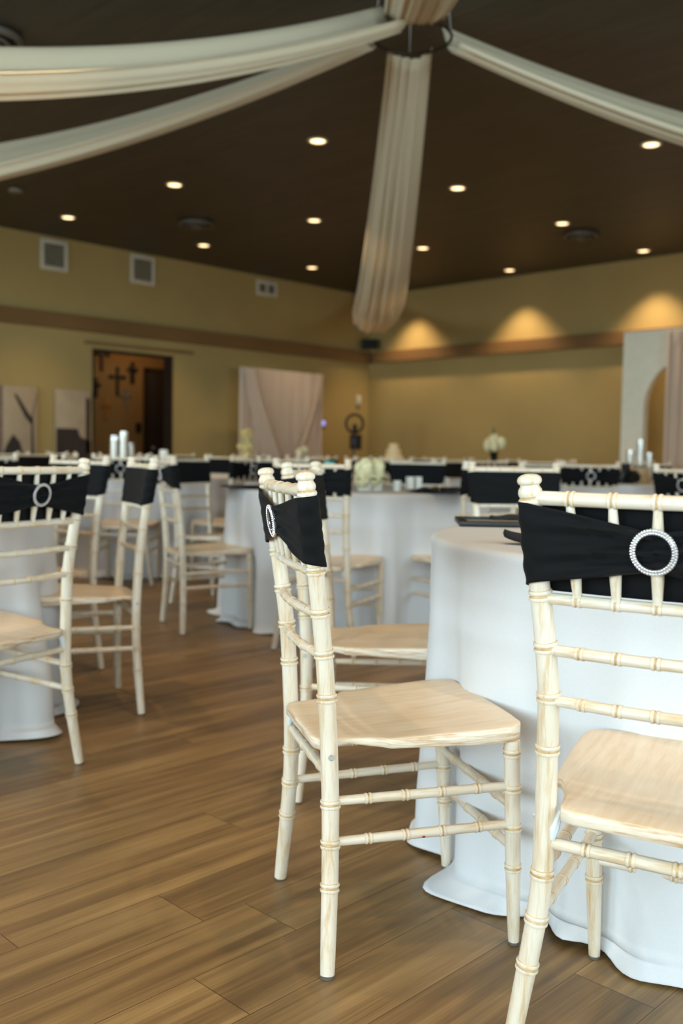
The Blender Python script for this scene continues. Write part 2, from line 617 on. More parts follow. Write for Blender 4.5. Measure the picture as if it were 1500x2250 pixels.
# the hall beyond the opening
mb = MB()
HX = -1.75
mb.box((HX - 0.06, -4.4, 1.4), (0.12, 5.0, 2.8))
mb.box((HX / 2 - T / 2, -6.8, 1.4), (-HX - T, 0.12, 2.8))
mb.box((HX / 2 - T / 2, -2.0, 1.4), (-HX - T, 0.12, 2.8))
struct(mb, 'wall_hall', M_HALL)
mb = MB(); mb.box((HX / 2 - T / 2, -4.4, 2.82), (-HX - T + 0.3, 5.0, 0.08)); struct(mb, 'ceiling_hall', M_HALL)
# reveal casing of the opening
mb = MB()
mb.box((-T / 2, DY1 - 0.012, DZ / 2), (T + 0.02, 0.024, DZ)); mb.box((-T / 2, DY0 + 0.012, DZ / 2), (T + 0.02, 0.024, DZ))
mb.box((-T / 2, (DY0 + DY1) / 2, DZ - 0.012), (T + 0.02, DY1 - DY0 - 0.05, 0.024))
struct(mb, 'trim_3', M_DARKDOOR)


# ------------------------------------------------------------------ pixel-to-place helpers (each place has its own true depth)
def ray(px, py):
    return rt * ((px - 750) / F_PX) - up * ((py - 1125) / F_PX) + fw


def on_plane(px, py, axis, val):
    d = ray(px, py)
    t = (val - CAM[axis]) / d[axis]
    return Vector(CAM) + d * t


def at_depth(px, depth):
    """room X, Y of the point seen in column px at that distance ahead, near eye level"""
    x = (px - 750) / F_PX * depth
    return W(x, depth)


def px_of(X, Y, Z):
    d = Vector((X, Y, Z)) - Vector(CAM)
    z = d.dot(fw)
    return 750 + F_PX * d.dot(rt) / z, 1125 - F_PX * d.dot(up) / z, z


# ------------------------------------------------------------------ chair
PZ = [0, .158, .235, .309, .40, .508, .59, .668, .747, .80, .927]
PB = [0, -.009, -.012, -.013, -.010, -.004, .002, .012, .023, .031, .050]
PW_ = [.213, .188, .176, .169, .166, .164, .162, .166, .173, .178, .188]


def smoothc(z, vs):
    d = 0.025
    return (interp(z - d, PZ, vs) + 2 * interp(z, PZ, vs) + interp(z + d, PZ, vs)) / 4


def bk(z): return smoothc(z, PB) if z > 0.03 else interp(z, PZ, PB)
def hw(z): return smoothc(z, PW_) if z > 0.03 else interp(z, PZ, PW_)


RING = [(-.0095, 1.0, 0), (-.0085, 1.0, 1), (-.0078, 1.10, 0), (-.005, 1.17, 0), (-.0022, 1.12, 1), (-.0012, 1.0, 1), (.0012, 1.0, 1),
        (.0022, 1.12, 0), (.005, 1.17, 0), (.0078, 1.10, 1), (.0085, 1.0, 0), (.0095, 1.0, 0)]


def ringed(mb, path, length, rads, rings, seg=14, k=1.0, swell=1.0):
    """tube along path(u in 0..1) with double bamboo rings at the given u"""
    st = []
    for i in range(25):
        st.append((i / 24, 1.0, 0))
    for u in rings:
        w = .0095 * k / length
        st = [q for q in st if abs(q[0] - u) > w * 1.05]
        for dz, s, m in RING:
            st.append((u + dz * k / length, 1 + (s - 1) * swell, m))
    st = sorted(q for q in st if 0 <= q[0] <= 1)
    pts = [path(q[0]) for q in st]
    rr = [rads(q[0]) * q[1] for q in st]
    mats = [1 if q[2] else 0 for q in st[:-1]]
    mb.tube(pts, rr, seg, mats)


def build_chair():
    root = thing('chiavari_chair', 'x', 'chair')
    for s in (-1, 1):
        mb = MB()
        z0, z1 = 0.005, 0.886
        L = z1 - z0

        def path(u, s=s):
            z = z0 + u * L
            return (-bk(z), s * hw(z), z)

        def rad(u):
            z = z0 + u * L
            return interp(z, [0, .03, .16, .3, .6, .9], [.0132, .0142, .0160, .0168, .0166, .0150])
        ringed(mb, path, L, rad, [(q - z0) / L for q in (.158, .235, .309, .508, .59, .668, .747)], 16)
        fin = [(.0152, .880, 0), (.0178, .8835, 0), (.0188, .887, 0), (.0178, .8905, 1), (.0158, .8925, 1), (.0168, .895, 0), (.0180, .899, 0), (.0172, .904, 0),
               (.0142, .909, 0), (.0140, .9115, 1), (.0162, .9125, 0), (.0180, .9155, 0), (.0180, .919, 0), (.0165, .9225, 0), (.0120, .9255, 0), (.0060, .927, 0), (.0005, .9273, 0)]
        mb.tube([(-bk(z), s * hw(z), z) for r, z, m in fin], [r for r, z, m in fin], 16, [m for r, z, m in fin[:-1]])
        p = mb.build('back_post', [M_UP, M_GROOVE], root)
        g = MB(); g.lathe([(.012, 0), (.0132, .001), (.0132, .006)], (0, s * hw(0), 0), 14)
        g.build('foot_glide', M_GLIDE, p)
        sc = MB()
        sc.tube([(-bk(.40), s * (.1815), .40), (-bk(.40), s * .1832, .40), (-bk(.40), s * .1838, .40), (-bk(.40), s * .1830, .40)], [.0062, .0062, .004, .0015], 12)
        sc.build('screw', M_STEEL, p)
    for s in (-1, 1):
        mb = MB()
        L = .408

        def path(u, s=s): return (.388 - .020 * u, s * (.180 + .010 * u), .005 + u * L)

        def rad(u): return interp(u * L, [0, .06, .16, .41], [.0108, .0130, .0150, .0158])
        ringed(mb, path, L, rad, [q / L for q in (.153, .234, .312, .383)], 16)
        p = mb.build('front_leg', [M_UP, M_GROOVE], root)
        g = MB(); g.lathe([(.010, 0), (.0112, .001), (.0112, .006)], (.388, s * .180, 0), 14)
        g.build('foot_glide', M_GLIDE, p)

    def rail(name, z, r, bow, rings, parent=root, k=0.85):
        mb = MB()
        h = hw(z)

        def path(u):
            y = (u * 2 - 1) * h
            return (-bk(z) - bow * (1 - (y / h) ** 2), y, z)
        ringed(mb, path, 2 * h, lambda u: r, rings, 12, k)
        return mb.build(name, [M_ACR, M_GROOVE], parent)
    five = [0.5 + q / 0.36 for q in (-.12, -.06, 0, .06, .12)]
    rail('crest_rail', .892, .0108, .010, five)
    for z in (.743, .664, .586):
        rail('back_rail', z, .0088, .011 if z > .7 else .016, five)
    for yy in (-.12, -.06, 0, .06, .12):
        mb = MB()
        zb, zt = .746, .889

        def path(u, yy=yy):
            z = zb + u * (zt - zb)
            y = yy * (0.96 + 0.08 * u)
            b = .011 - .001 * u
            return (-bk(z) - b * (1 - (yy / .18) ** 2), y, z)
        ringed(mb, path, zt - zb, lambda u: interp(u, [0, .3, .42, .7, 1], [.0066, .0092, .0098, .0086, .0060]), [.40], 10, 0.8)
        mb.build('spindle', [M_UP, M_GROOVE], root)

    def stretcher(p0, p1, r, mat, rings=(.2, .4, .6, .8)):
        mb = MB()
        a, b = Vector(p0), Vector(p1)
        L = (b - a).length
        ringed(mb, lambda u: a.lerp(b, u), L, lambda u: r * (0.94 + 0.10 * math.sin(PI * u)), list(rings), 12, 0.85)
        mb.build('stretcher', [mat, M_GROOVE], root)
    stretcher((-bk(.36), -hw(.36), .36), (-bk(.36), hw(.36), .36), .0098, M_ACR)
    for s in (-1, 1):
        stretcher((-bk(.313), s * hw(.313), .313), (.3725, s * .1877, .322), .0092, M_ALO)
        stretcher((-bk(.238), s * hw(.238), .238), (.3765, s * .1858, .246), .0092, M_ALO)
    for z in (.280, .196):
        stretcher((.388 - .02 * z / .41, -.18 - .01 * z / .41, z), (.388 - .02 * z / .41, .18 + .01 * z / .41, z), .0092, M_ACR)
    # seat
    half = [(-.012, .05), (-.012, .115), (-.004, .138), (.02, .1455), (.05, .150), (.085, .160), (.115, .174), (.122, .184), (.128, .1875), (.17, .192), (.25, .199), (.335, .2045),
            (.365, .202), (.385, .190), (.394, .172), (.398, .12), (.399, .05)]
    poly = half + [(x, -y) for x, y in reversed(half)]
    n = len(poly)
    cx = .2

    def ztop(x, y):
        dish = -.007 * max(0, 1 - (y / .2) ** 2) * max(0, 1 - ((x - .17) / .2) ** 2)
        return .424 + .021 * min(1, max(0, x / .39)) ** 1.1 + dish

    def zbot(x, y):
        return .411 - .010 * max(0, min(1, (.14 - x) / .14)) + (.010 * math.exp(-((x - .05) / .035) ** 2))
    mb = MB()
    rings_ = []
    for sc_, which in ((0.35, 't'), (0.65, 't'), (0.88, 't'), (0.97, 't'), (0.992, 't1'), (1.0, 't2'), (1.0, 'b2'), (0.99, 'b'), (0.9, 'b'), (0.5, 'b')):
        row = []
        for (x, y) in poly:
            X, Y = cx + (x - cx) * sc_, y * sc_
            zt, zb = ztop(X, Y), zbot(X, Y)
            z = {'t': zt, 't1': zt - .0015, 't2': zt - .005, 'b2': zb + .003, 'b': zb}[which]
            row.append((X, Y, z))
        rings_.append(row)
    vs = [p for r in rings_ for p in r]
    fs, ms = [], []
    for i in range(len(rings_) - 1):
        for k in range(n):
            fs.append((i * n + k, i * n + (k + 1) % n, (i + 1) * n + (k + 1) % n, (i + 1) * n + k))
            ms.append(1 if i >= 4 and i <= 6 else 0)
    vs.append((cx, 0, ztop(cx, 0))); vs.append((cx, 0, zbot(cx, 0)))
    for k in range(n):
        fs.append((len(vs) - 2, (k + 1) % n, k)); ms.append(0)
        fs.append((len(vs) - 1, (len(rings_) - 1) * n + k, (len(rings_) - 1) * n + (k + 1) % n)); ms.append(0)
    mb.add(vs, fs, ms)
    seat = mb.build('seat', [M_SEAT, M_SEAT_EDGE], root, angle=50)
    for s in (-1, 1):
        g = MB()
        pts = [(.02, s * .147, .408), (.012, s * .149, .398), (.006, s * .151, .385), (.004, s * .1525, .368)]
        for q in range(3):
            pass
        g.tube(pts, [.006, .0075, .0085, .004], 8)
        g.build('seat_bracket', M_WMETAL, seat)
    # stretch sash round the two posts, gathered through a beaded ring at the back
    nu_b, nu_s, nu_f, nv = 64, 10, 24, 26
    rc = .0205

    def hb(y):                      # half-height of the back half
        t = min(1, abs(y) / .18)
        return .027 + (.0585 - .027) * (t ** 1.0)

    def back_pt(y, v):
        t = min(1, abs(y) / .18)
        z = .8235 + hb(y) * v + .003 * (y / .18)
        h = hw(z)
        yy = y * h / .18
        near = math.exp(-(t / .45) ** 2)
        wr = .0042 * (0.35 + near) * math.sin(v * 8.5 + 2.2 * math.copysign(1, y) * t + (1.3 if y > 0 else 0.2)) * (1 - 0.75 * t)
        wr += .0022 * math.sin(v * 15 + 5 * t + (2.0 if y > 0 else 0)) * (1 - t)
        bow = .0075 * (1 - (yy / max(h, .01)) ** 2)
        return (-bk(z) - rc - bow - min(.007, max(-.003, 2.3 * wr)) - .002, yy, z)

    def front_pt(y, v):
        z = .8195 + .067 * v
        h = hw(z)
        return (-bk(z) + rc - .013 * (1 - (y / .18) ** 2) + .0012 * math.sin(v * 9 + y * 20), y * h / .18, z)
    loop = []
    for i in range(nu_b): loop.append(('b', -.18 + .36 * i / (nu_b - 1)))
    for i in range(1, nu_s): loop.append(('sp', PI * i / nu_s))
    for i in range(nu_f): loop.append(('f', .18 - .36 * i / (nu_f - 1)))
    for i in range(1, nu_s): loop.append(('sm', PI * i / nu_s))

    def fn(i, j):
        k, q = loop[i]
        v = -1 + 2 * j / (nv - 1)
        if k == 'b': return back_pt(q, v)
        if k == 'f': return front_pt(q, v)
        s = 1 if k == 'sp' else -1
        a = back_pt(.18 * s, v); b = front_pt(.18 * s, v)
        tt = q / PI
        z = (a[2] + (b[2] - a[2]) * tt) if k == 'sp' else (b[2] + (a[2] - b[2]) * tt)
        w = 1 if k == 'sp' else -1
        r = rc + .0012 * math.sin(v * 11 + 1.5 * tt + s)
        return (-bk(z) - r * math.cos(q) * w - (.002 if (k == 'sp' and tt < .3) or (k == 'sm' and tt > .7) else 0), s * (hw(z) + r * math.sin(q)), z)
    mb = MB()
    mb.grid(len(loop), nv, fn, wrap=True)
    sash = mb.build('stretch_sash', M_SASH, root)
    sol = sash.modifiers.new('thick', 'SOLIDIFY'); sol.thickness = .0016; sol.offset = 1.0
    # beaded ring
    mb = MB()
    zc = .825
    xo = -bk(zc) - rc - .0175
    tilt = -0.16
    for row, (R, nb, dx) in enumerate(((.0305, 48, 0.0), (.0263, 42, -.0012))):
        for i in range(nb):
            q = 2 * PI * (i + .5 * row) / nb
            y, zz = R * math.cos(q), R * math.sin(q)
            mb.ball((xo + dx + zz * tilt, y, zc + zz), .0024, 7, 5)
    pts = [(xo + .0018 + .0284 * math.sin(2 * PI * i / 48) * tilt, .0284 * math.cos(2 * PI * i / 48), zc + .0284 * math.sin(2 * PI * i / 48)) for i in range(49)]
    mb.tube(pts, .0029, 8, caps=False)
    b = mb.build('beaded_ring', M_BEAD, sash)
    b['label'] = 'silver beaded ring buckle'
    return root


chair0 = build_chair()
used = []
PLACED = []      # (room x, room y, room theta, cam x, cam y)


def place_chair(x, y, th, label, group=None):
    """x, y, th in the photographer's frame: rear-feet centre and facing"""
    X, Y = W(x, y)
    o = chair0 if not used else copy_tree(used[min(1, len(used) - 1)])
    used.append(o)
    o.location = (X, Y, 0)
    o.rotation_euler = (0, 0, th + A0)
    tag(o, label, 'chair', group)
    PLACED.append((X, Y, th + A0))
    return o


# ------------------------------------------------------------------ tables
TABLES = {
    'front': (.985, 2.42, 'right foreground'),
    'near_left': (-1.79, 3.34, 'left foreground'),
    'centre': (.09, 5.66, 'with the white flowers'),
    'candles': (-1.58, 7.95, 'with the tall left candle cylinders'),
    'camera': (1.95, 8.0, 'with the black camera'),
    'flowerpot': (1.25, 10.4, 'with the dark flower vase'),
    'roses': (-1.08, 10.45, 'with the cream rose column'),
    'left_far': (-3.05, 6.45, 'cut by the left frame edge'),
    'posters': (-3.95, 9.8, 'in front of the posters'),
    'arch': (4.25, 9.9, 'in front of the ivory arch'),
    'cake': (.50, 12.9, 'with the cream cake'),
}
CH = []


def chair(key, x, y, th, label):
    CH.append((key, x, y, th, label))


chair('front', -.069, 1.925, .268, 'nearest whitewashed bamboo-style chair, seen side-on in the middle with its whole frame clear')
chair('front', .463, 1.379, 1.051, 'whitewashed chair cut by the right frame edge, its beaded ring facing us')
chair('front', -.07, 2.81, -.185, 'whitewashed chair directly behind the sharp middle chair, facing the right foreground table')
chair('front', .742, 4.099, -1.44, 'whitewashed chair beyond the right foreground table, facing us with a flat black sash')
chair('near_left', -.895, 2.722, 2.62, 'whitewashed chair at the left frame edge with beaded ring, backrest towards us')
chair('near_left', -.802, 3.658, 3.566, 'whitewashed chair standing nearest the aisle right of the left foreground table')
chair('near_left', -1.207, 4.306, 4.065, 'whitewashed chair seen between the two closest chairs of the left foreground table')
chair('camera', 1.745, 6.84, 1.50, 'chair with a pale ring showing just left of the black camera')
chair('candles', -1.545, 6.80, 1.60, 'chair between the two left posts with a pale ring, facing the tall candle cylinders')
chair('centre', -.908, 5.195, .431, 'side-on whitewashed chair left of the table with white flowers, on the aisle')
chair('centre', -.125, 4.58, 1.15, 'whitewashed chair half hidden behind the sharp middle chair, facing the white flowers')
chair('centre', .722, 4.804, 2.173, 'whitewashed chair at the near right of the white flowers, partly behind another chair')

R_CH = 1.17
RINGS = {
    'near_left': [205],
    'centre': [20, 65, 110, 155],
    'candles': [22, 67, 112, 157, 205, 318],
    'camera': [0, 45, 90, 135, 185, 305],
    'flowerpot': [10, 55, 100, 145, 190, 235, 280, 325],
    'roses': [0, 45, 90, 135, 180, 225, 270, 315],
    'left_far': [5, 50, 95, 320, 275],
    'posters': [0, 45, 90, 180, 225, 270, 315],
    'arch': [90, 135, 180, 225, 270],
    'cake': [0, 45, 135, 180, 225, 270, 315],
}
ORD = ['leftmost', 'second from the left', 'third from the left', 'fourth from the left', 'fifth from the left', 'sixth from the left', 'seventh from the left', 'eighth from the left', 'ninth from the left', 'tenth from the left']
random.seed(5)
for key, angs in RINGS.items():
    cx, cy, desc = TABLES[key]
    lst = []
    for a in angs:
        q = math.radians(a + random.uniform(-4, 4))
        rr = R_CH + random.uniform(-.03, .06)
        x, y = cx + rr * math.cos(q), cy + rr * math.sin(q)
        X, Y = W(x, y)
        if X < 0.6 or Y > -0.6: continue
        mx, my = x - .19 * math.cos(q), y - .19 * math.sin(q)
        if any(math.hypot(mx - c[1] - .19 * math.cos(c[3]), my - c[2] - .19 * math.sin(c[3])) < .52 for c in CH): continue
        p = px_of(X, Y, .8)
        if not (-90 < p[0] < 1590): continue
        lst.append((p[0], x, y, q + PI + random.uniform(-.1, .1)))
    lst.sort()
    for k, (p, x, y, th) in enumerate(lst):
        nth = ORD[k] if k < len(lst) - 1 else 'rightmost'
        if key in ('near_left',): lab = 'far whitewashed chair across the left foreground table'
        elif key == 'centre': lab = 'far-side chair of the table with the white flowers, %s there' % nth
        else: lab = 'blurred chair, %s around the table %s' % (nth, desc)
        chair(key, x, y, th, lab)
GROUPS = {k: 'chairs around the table ' + v[2] for k, v in TABLES.items()}
GROUPS['front'] = 'chairs around the right foreground table'
GROUPS['near_left'] = 'chairs around the left foreground table'
for key, x, y, th, label in CH:
    o = place_chair(x, y, th, label, GROUPS[key])
    if 'right frame edge, its' in label: o.scale = (1, 1, 1.008)
fleck = MB()
fleck.ball((.19, -.1865, .2425), .0028, 8, 6, sq=(1.2, 1, 1)); fleck.ball((.19, -.193, .239), .0022, 8, 6, sq=(1.5, .8, .8))
fo = fleck.build('red_fleck', plain('red_paint_fleck', srgb(150, 24, 20), 0.5), chair0)
fo['label'] = 'red paint fleck on the lower stretcher'
place_chair(1.72, 4.75, .55, 'whitewashed chair at the right frame edge behind the near right chair', GROUPS['camera'])

# a table is top and legs under a floor-length cloth; the cloth is a thing of its own
TR = 0.75


def build_table(label):
    root = thing('round_table', label, 'table', group='round tables')
    mb = MB(); mb.lathe([(TR - .012, .725), (TR - .004, .728), (TR - .004, .752), (TR - .010, .755)], seg=48)
    mb.build('table_top', M_WOODSLICE, root)
    for k in range(4):
        q = PI / 4 + k * PI / 2
        g = MB(); g.tube([(.42 * math.cos(q), .42 * math.sin(q), 0), (.46 * math.cos(q), .46 * math.sin(q), .725)], .016, 8)
        g.build('leg', M_GREY, root)
    return root


def build_cloth(cx, cy, seed, dents, bulges=(), nth=216, puddle=.05, base=.012, ampk=1.0, spill=()):
    """floor-length round cloth; dents (angle, radius) where chair legs push in; bulges (angle, extra, width)"""
    rnd = random.Random(seed)
    comp = [(n, rnd.uniform(.5, 1.0), rnd.uniform(0, 2 * PI)) for n in (5, 8, 11, 14, 17, 21)]
    comp2 = [(n, rnd.uniform(.4, 1.0), rnd.uniform(0, 2 * PI)) for n in (3, 4, 7, 10, 13)]

    def F(q):
        f = sum(a * math.cos(n * q + p) for n, a, p in comp) / 2.4
        return math.copysign(abs(f) ** 0.9, f)

    def G(q): return sum(a * math.cos(n * q + p) for n, a, p in comp2) / 2.2
    rows = [('top', r) for r in (0.15, .35, .55, .68, .72)] + [('rim', a) for a in (0, .25, .5, .75, 1)] + [('sk', u / 26) for u in range(1, 27)] + [('pd', u / 7) for u in range(1, 8)]

    def R_side(q, u):
        amp = .003 + .034 * ampk * min(1, u * 1.15) ** 1.2
        r = TR + .006 + base * u + amp * (F(q) + .25)
        for (a, ex, w) in bulges:
            d = (q - a + PI) % (2 * PI) - PI
            r += ex * math.exp(-(d / w) ** 2) * min(1, max(0, (u - .15) / .6))
        for (a, lim) in dents:
            d = (q - a + PI) % (2 * PI) - PI
            g = math.exp(-(d / .085) ** 2)
            if r > lim: r -= (r - lim) * g * min(1, max(0, (u - .25) / .3))
        return r

    def fn(i, j):
        q = 2 * PI * i / nth
        k, u = rows[j]
        if k == 'top': return (cx + u * math.cos(q), cy + u * math.sin(q), .7585)
        if k == 'rim':
            r = TR - .012 + .018 * math.sin(u * PI / 2)
            return (cx + r * math.cos(q), cy + r * math.sin(q), .7585 - .018 * (1 - math.cos(u * PI / 2)))
        if k == 'sk':
            r = R_side(q, u)
            z = .7405 - u * (.7405 - .035)
        else:
            r0 = R_side(q, 1.0)
            out = puddle * (0.75 + .6 * G(q))
            out = max(.006, out)
            for (a, ex, w) in spill:
                d = (q - a + PI) % (2 * PI) - PI
                out += ex * math.exp(-(d / w) ** 2)
            for (a, lim) in dents:
                d = (q - a + PI) % (2 * PI) - PI
                out *= 1 - .9 * math.exp(-(d / .07) ** 2)
            r = r0 + out * (u ** 1.3)
            z = .035 * (1 - u) ** 2 + .006 + .012 * math.sin(u * PI) * (0.5 + .5 * math.sin(5 * q + seed)) + .010 * max(0, math.sin(11 * q + seed * 2)) * u
        return (cx + r * math.cos(q), cy + r * math.sin(q), z)
    mb = MB()
    mb.grid(nth, len(rows), fn, wrap=True)
    nr = len(rows)
    mb.v.append((cx, cy, .7585))
    for i in range(nth):
        mb.f.append((i * nr, len(mb.v) - 1, ((i + 1) % nth) * nr)); mb.m.append(0)
    o = mb.build('tablecloth', M_CLOTH, None, angle=180)
    sol = o.modifiers.new('thick', 'SOLIDIFY'); sol.thickness = .0012; sol.offset = -1.0
    return o


tab0 = None
for idx, (key, (cx, cy, desc)) in enumerate(TABLES.items()):
    X, Y = W(cx, cy)
    lab = 'round table %s, under its white cloth' % desc
    if key in ('front', 'near_left'): lab = '%s round table under its white cloth' % desc
    if tab0 is None:
        tab0 = build_table(lab); t = tab0
    else:
        t = copy_tree(tab0); t['label'] = lab
    t.location = (X, Y, 0)
    dents = []
    for (px_, py_, th) in PLACED:
        if math.hypot(px_ - X, py_ - Y) > 1.5: continue
        for s in (-1, 1):
            lx = px_ + .384 * math.cos(th) - s * .183 * math.sin(th)
            ly = py_ + .384 * math.sin(th) + s * .183 * math.cos(th)
            d = math.hypot(lx - X, ly - Y)
            if .70 < d < .95: dents.append((math.atan2(ly - Y, lx - X), d - .026))
    bul, spl = [], []
    if key == 'near_left':
        hx, hy = W(-.95, 3.22)
        bul = [(math.atan2(hy - Y, hx - X), .07, .22)]
    if key == 'front':
        for bx, by, ex, w in ((.52, 1.75, .045, .08),):
            hx, hy = W(bx, by)
            bul.append((math.atan2(hy - Y, hx - X), ex, w))
        hx, hy = W(.15, 2.12); spl.append((math.atan2(hy - Y, hx - X), .07, .10))
        hx, hy = W(.43, 1.95); dents.append((math.atan2(hy - Y, hx - X), .735))
    o = build_cloth(X, Y, idx + 3, dents, bul, 300 if idx < 3 else 168, ampk=.7 if key == 'front' else 1.0, spill=spl)
    cl = 'white floor-length cloth on the table ' + desc
    if key in ('front', 'near_left'): cl = 'white floor-length cloth on the %s table' % desc
    tag(o, cl, 'tablecloth', 'white round tablecloths')
CLOTH_Z = .7590

# ------------------------------------------------------------------ ceiling fixtures
lamp_pos = []
for i in range(0, 7):
    for j in range(0, 8):
        X, Y = 1.05 + 2.04 * i, -(0.43 + 1.93 * j)
        if (i, j) in ((3, 3), (3, 4)): continue      # none there: the drapes hang below that spot
        if X < RX - .3 and Y > RY + .3: lamp_pos.append((i, j, X, Y))
lamp0 = None
spot = bpy.data.lights.new('downlight_beam', 'SPOT')
spot.energy = E_SPOT
spot.color = WARM
spot.spot_size = math.radians(84)
spot.spot_blend = 0.75
spot.shadow_soft_size = 0.05
wash = spot.copy()                       # the lamps nearest the far right wall run brighter
wash.energy = E_SPOT * 1.7
wash.spot_size = math.radians(92)
RUNS = {}
vis = []
for (i, j, X, Y) in lamp_pos:
    p = px_of(X, Y, RH)
    d = (Vector((X, Y, RH)) - Vector(CAM)).dot(fw)
    seen = d > 1 and -20 < p[0] < 1520 and -20 < p[1] < 2250
    vis.append((i, j, X, Y, seen))
ROWN = ['first', 'second', 'third', 'fourth', 'fifth', 'sixth', 'seventh', 'eighth']
for (i, j, X, Y, seen) in vis:
    lab = 'round downlight, %s row from far right wall, %s lamp from left wall' % (ROWN[j], ROWN[i])
    if lamp0 is None:
        r = thing('recessed_downlight', lab, 'ceiling light', (X, Y, RH), 0, 'recessed ceiling downlights')
        mb = MB(); mb.lathe([(.062, -.001), (.066, -.007), (.085, -.006), (.089, -.0005)], seg=28, cap=False); mb.build('trim_ring', M_WHITE, r)
        mb = MB(); mb.lathe([(.002, -.0052), (.03, -.005), (.064, -.003)], seg=24); mb.build('lens', M_BULB, r)
        lamp0 = r
    else:
        r = copy_tree(lamp0)
        r.location = (X, Y, RH)
        r['label'] = lab
    so = bpy.data.objects.new('downlight_beam', wash if j == 0 else spot)
    COL.objects.link(so)
    so.location = (X, Y, RH - .03)

# round air diffusers
duct0 = None
for (X, Y, lab) in ((2.02, -5.14, 'round grey ceiling air diffuser nearest the left wall vents'), (5.05, -1.82, 'round grey ceiling air diffuser over the ivory arch side'),
                    (*W(-2.29, 6.34), 'large round grey ceiling air diffuser cut by the top left corner')):
    if duct0 is None:
        r = thing('air_diffuser', lab, 'air vent', (X, Y, RH), 0, 'round ceiling diffusers')
        mb = MB(); mb.lathe([(.20, -.002), (.235, -.028), (.232, -.052), (.205, -.060), (.19, -.045)], seg=40, cap=False); mb.build('outer_ring', M_GREY, r)
        mb = MB(); mb.lathe([(.115, -.040), (.150, -.066), (.145, -.078), (.118, -.072)], seg=36, cap=False); mb.build('inner_ring', M_GREY, r)
        mb = MB(); mb.lathe([(.002, -.088), (.05, -.086), (.085, -.076), (.080, -.070), (.03, -.02)], seg=32); mb.build('centre_cone', M_GREY, r)
        duct0 = r
    else:
        r = copy_tree(duct0); r.location = (X, Y, RH); r['label'] = lab
    r.scale = (.86, .86, 1)
mb = MB(); mb.lathe([(.06, 0), (.075, -.012), (.07, -.03), (.03, -.038)], (1.72, -7.2, RH), 24)
tag(mb.build('smoke_detector', M_GRILLE), 'small unlit round detector on the ceiling above the left wall vents', 'smoke detector')

# wall grilles
def grille(y0, y1, z0, z1, split, label):
    r = thing('wall_vent', label, 'air vent', (0, (y0 + y1) / 2, (z0 + z1) / 2), 0, 'white vents high on the left wall')
    w, h = y1 - y0, z1 - z0
    f = MB(); b = .045
    for s in (-1, 1):
        f.bbox((.012, s * (w / 2 - b / 2), 0), (.022, b, h), .003)
        f.bbox((.012, 0, s * (h / 2 - b / 2)), (.022, w - 2 * b, b), .003)
    if split: f.bbox((.012, 0, 0), (.022, .035, h - 2 * b), .003)
    f.build('frame', M_WHITE, r)
    s_ = MB()
    n = 14
    for k in range(n):
        z = -h / 2 + b + (h - 2 * b) * (k + .5) / n
        s_.box((.010, 0, z), (.012, w - 2 * b, (h - 2 * b) / n * .62))
    s_.box((.003, 0, 0), (.002, w - 2 * b, h - 2 * b))
    s_.build('grille', M_GRILLE, r)


grille(-6.0, -5.63, 3.185, 3.555, False, 'square white vent, leftmost of three high on the left wall')
grille(-4.70, -4.32, 3.19, 3.565, False, 'square white vent in the middle of three on the left wall')
grille(-2.50, -2.10, 3.31, 3.53, True, 'small two-part white vent nearest the corner on the left wall')

# track over the hall opening
r = thing('sliding_door_track', 'thin metal rail above the hall opening in the left wall', 'door track', (.0, -4.55, 2.335))
mb = MB(); mb.bbox((.05, 0, 0), (.012, 1.72, .035), .002); mb.build('rail', M_TRIM, r)
mb = MB(); mb.box((.022, -.70, 0), (.044, .03, .03)); mb.box((.022, .0, 0), (.044, .03, .03)); mb.box((.022, .70, 0), (.044, .03, .03)); mb.build('stand_off', M_TRIM, r)

# hall door and ornaments, on the hall's back wall
q = on_plane(322, 817, 0, HX); q2 = on_plane(380, 817, 0, HX)
y0, zt = q.y, q.z
r = thing('hall_door', 'dark brown door standing in the hall beyond the opening', 'door', (HX, y0 + .45, 0))
mb = MB(); mb.bbox((.03, 0, zt / 2), (.05, .9, zt - .01), .006); mb.build('door_panel', M_DARKDOOR, r)
mb = MB(); mb.box((.03, -.48, zt / 2 + .02), (.08, .06, zt + .04)); mb.box((.03, .48, zt / 2 + .02), (.08, .06, zt + .04)); mb.box((.03, 0, zt + .03), (.08, 1.02, .06)); mb.build('door_frame', M_DARKDOOR, r)
mb = MB(); mb.ball((.09, -.38, 1.0), .03, 12, 8); mb.build('handle', M_STEEL, r)


def cross(px, py, h, style, label, mat):
    p = on_plane(px, py, 0, HX)
    mb = MB()
    w = h * .62
    if style == 0:
        mb.bbox((.012, 0, 0), (.02, h * .13, h), .006); mb.bbox((.014, 0, h * .17), (.02, w, h * .13), .006)
        for a, b in ((0, h / 2), (0, -h / 2), (w / 2, h * .17), (-w / 2, h * .17)): mb.ball((.014, a, b), h * .085, 8, 6)
    else:
        mb.bbox((.012, 0, 0), (.02, h * .22, h), .006); mb.bbox((.014, 0, h * .14), (.02, w * .9, h * .2), .006); mb.ball((.02, 0, h * .14), h * .14, 10, 6)
    o = mb.build('wall_cross', mat)
    o.location = (HX, p.y, p.z)
    tag(o, label, 'cross', 'crosses on the hall wall')


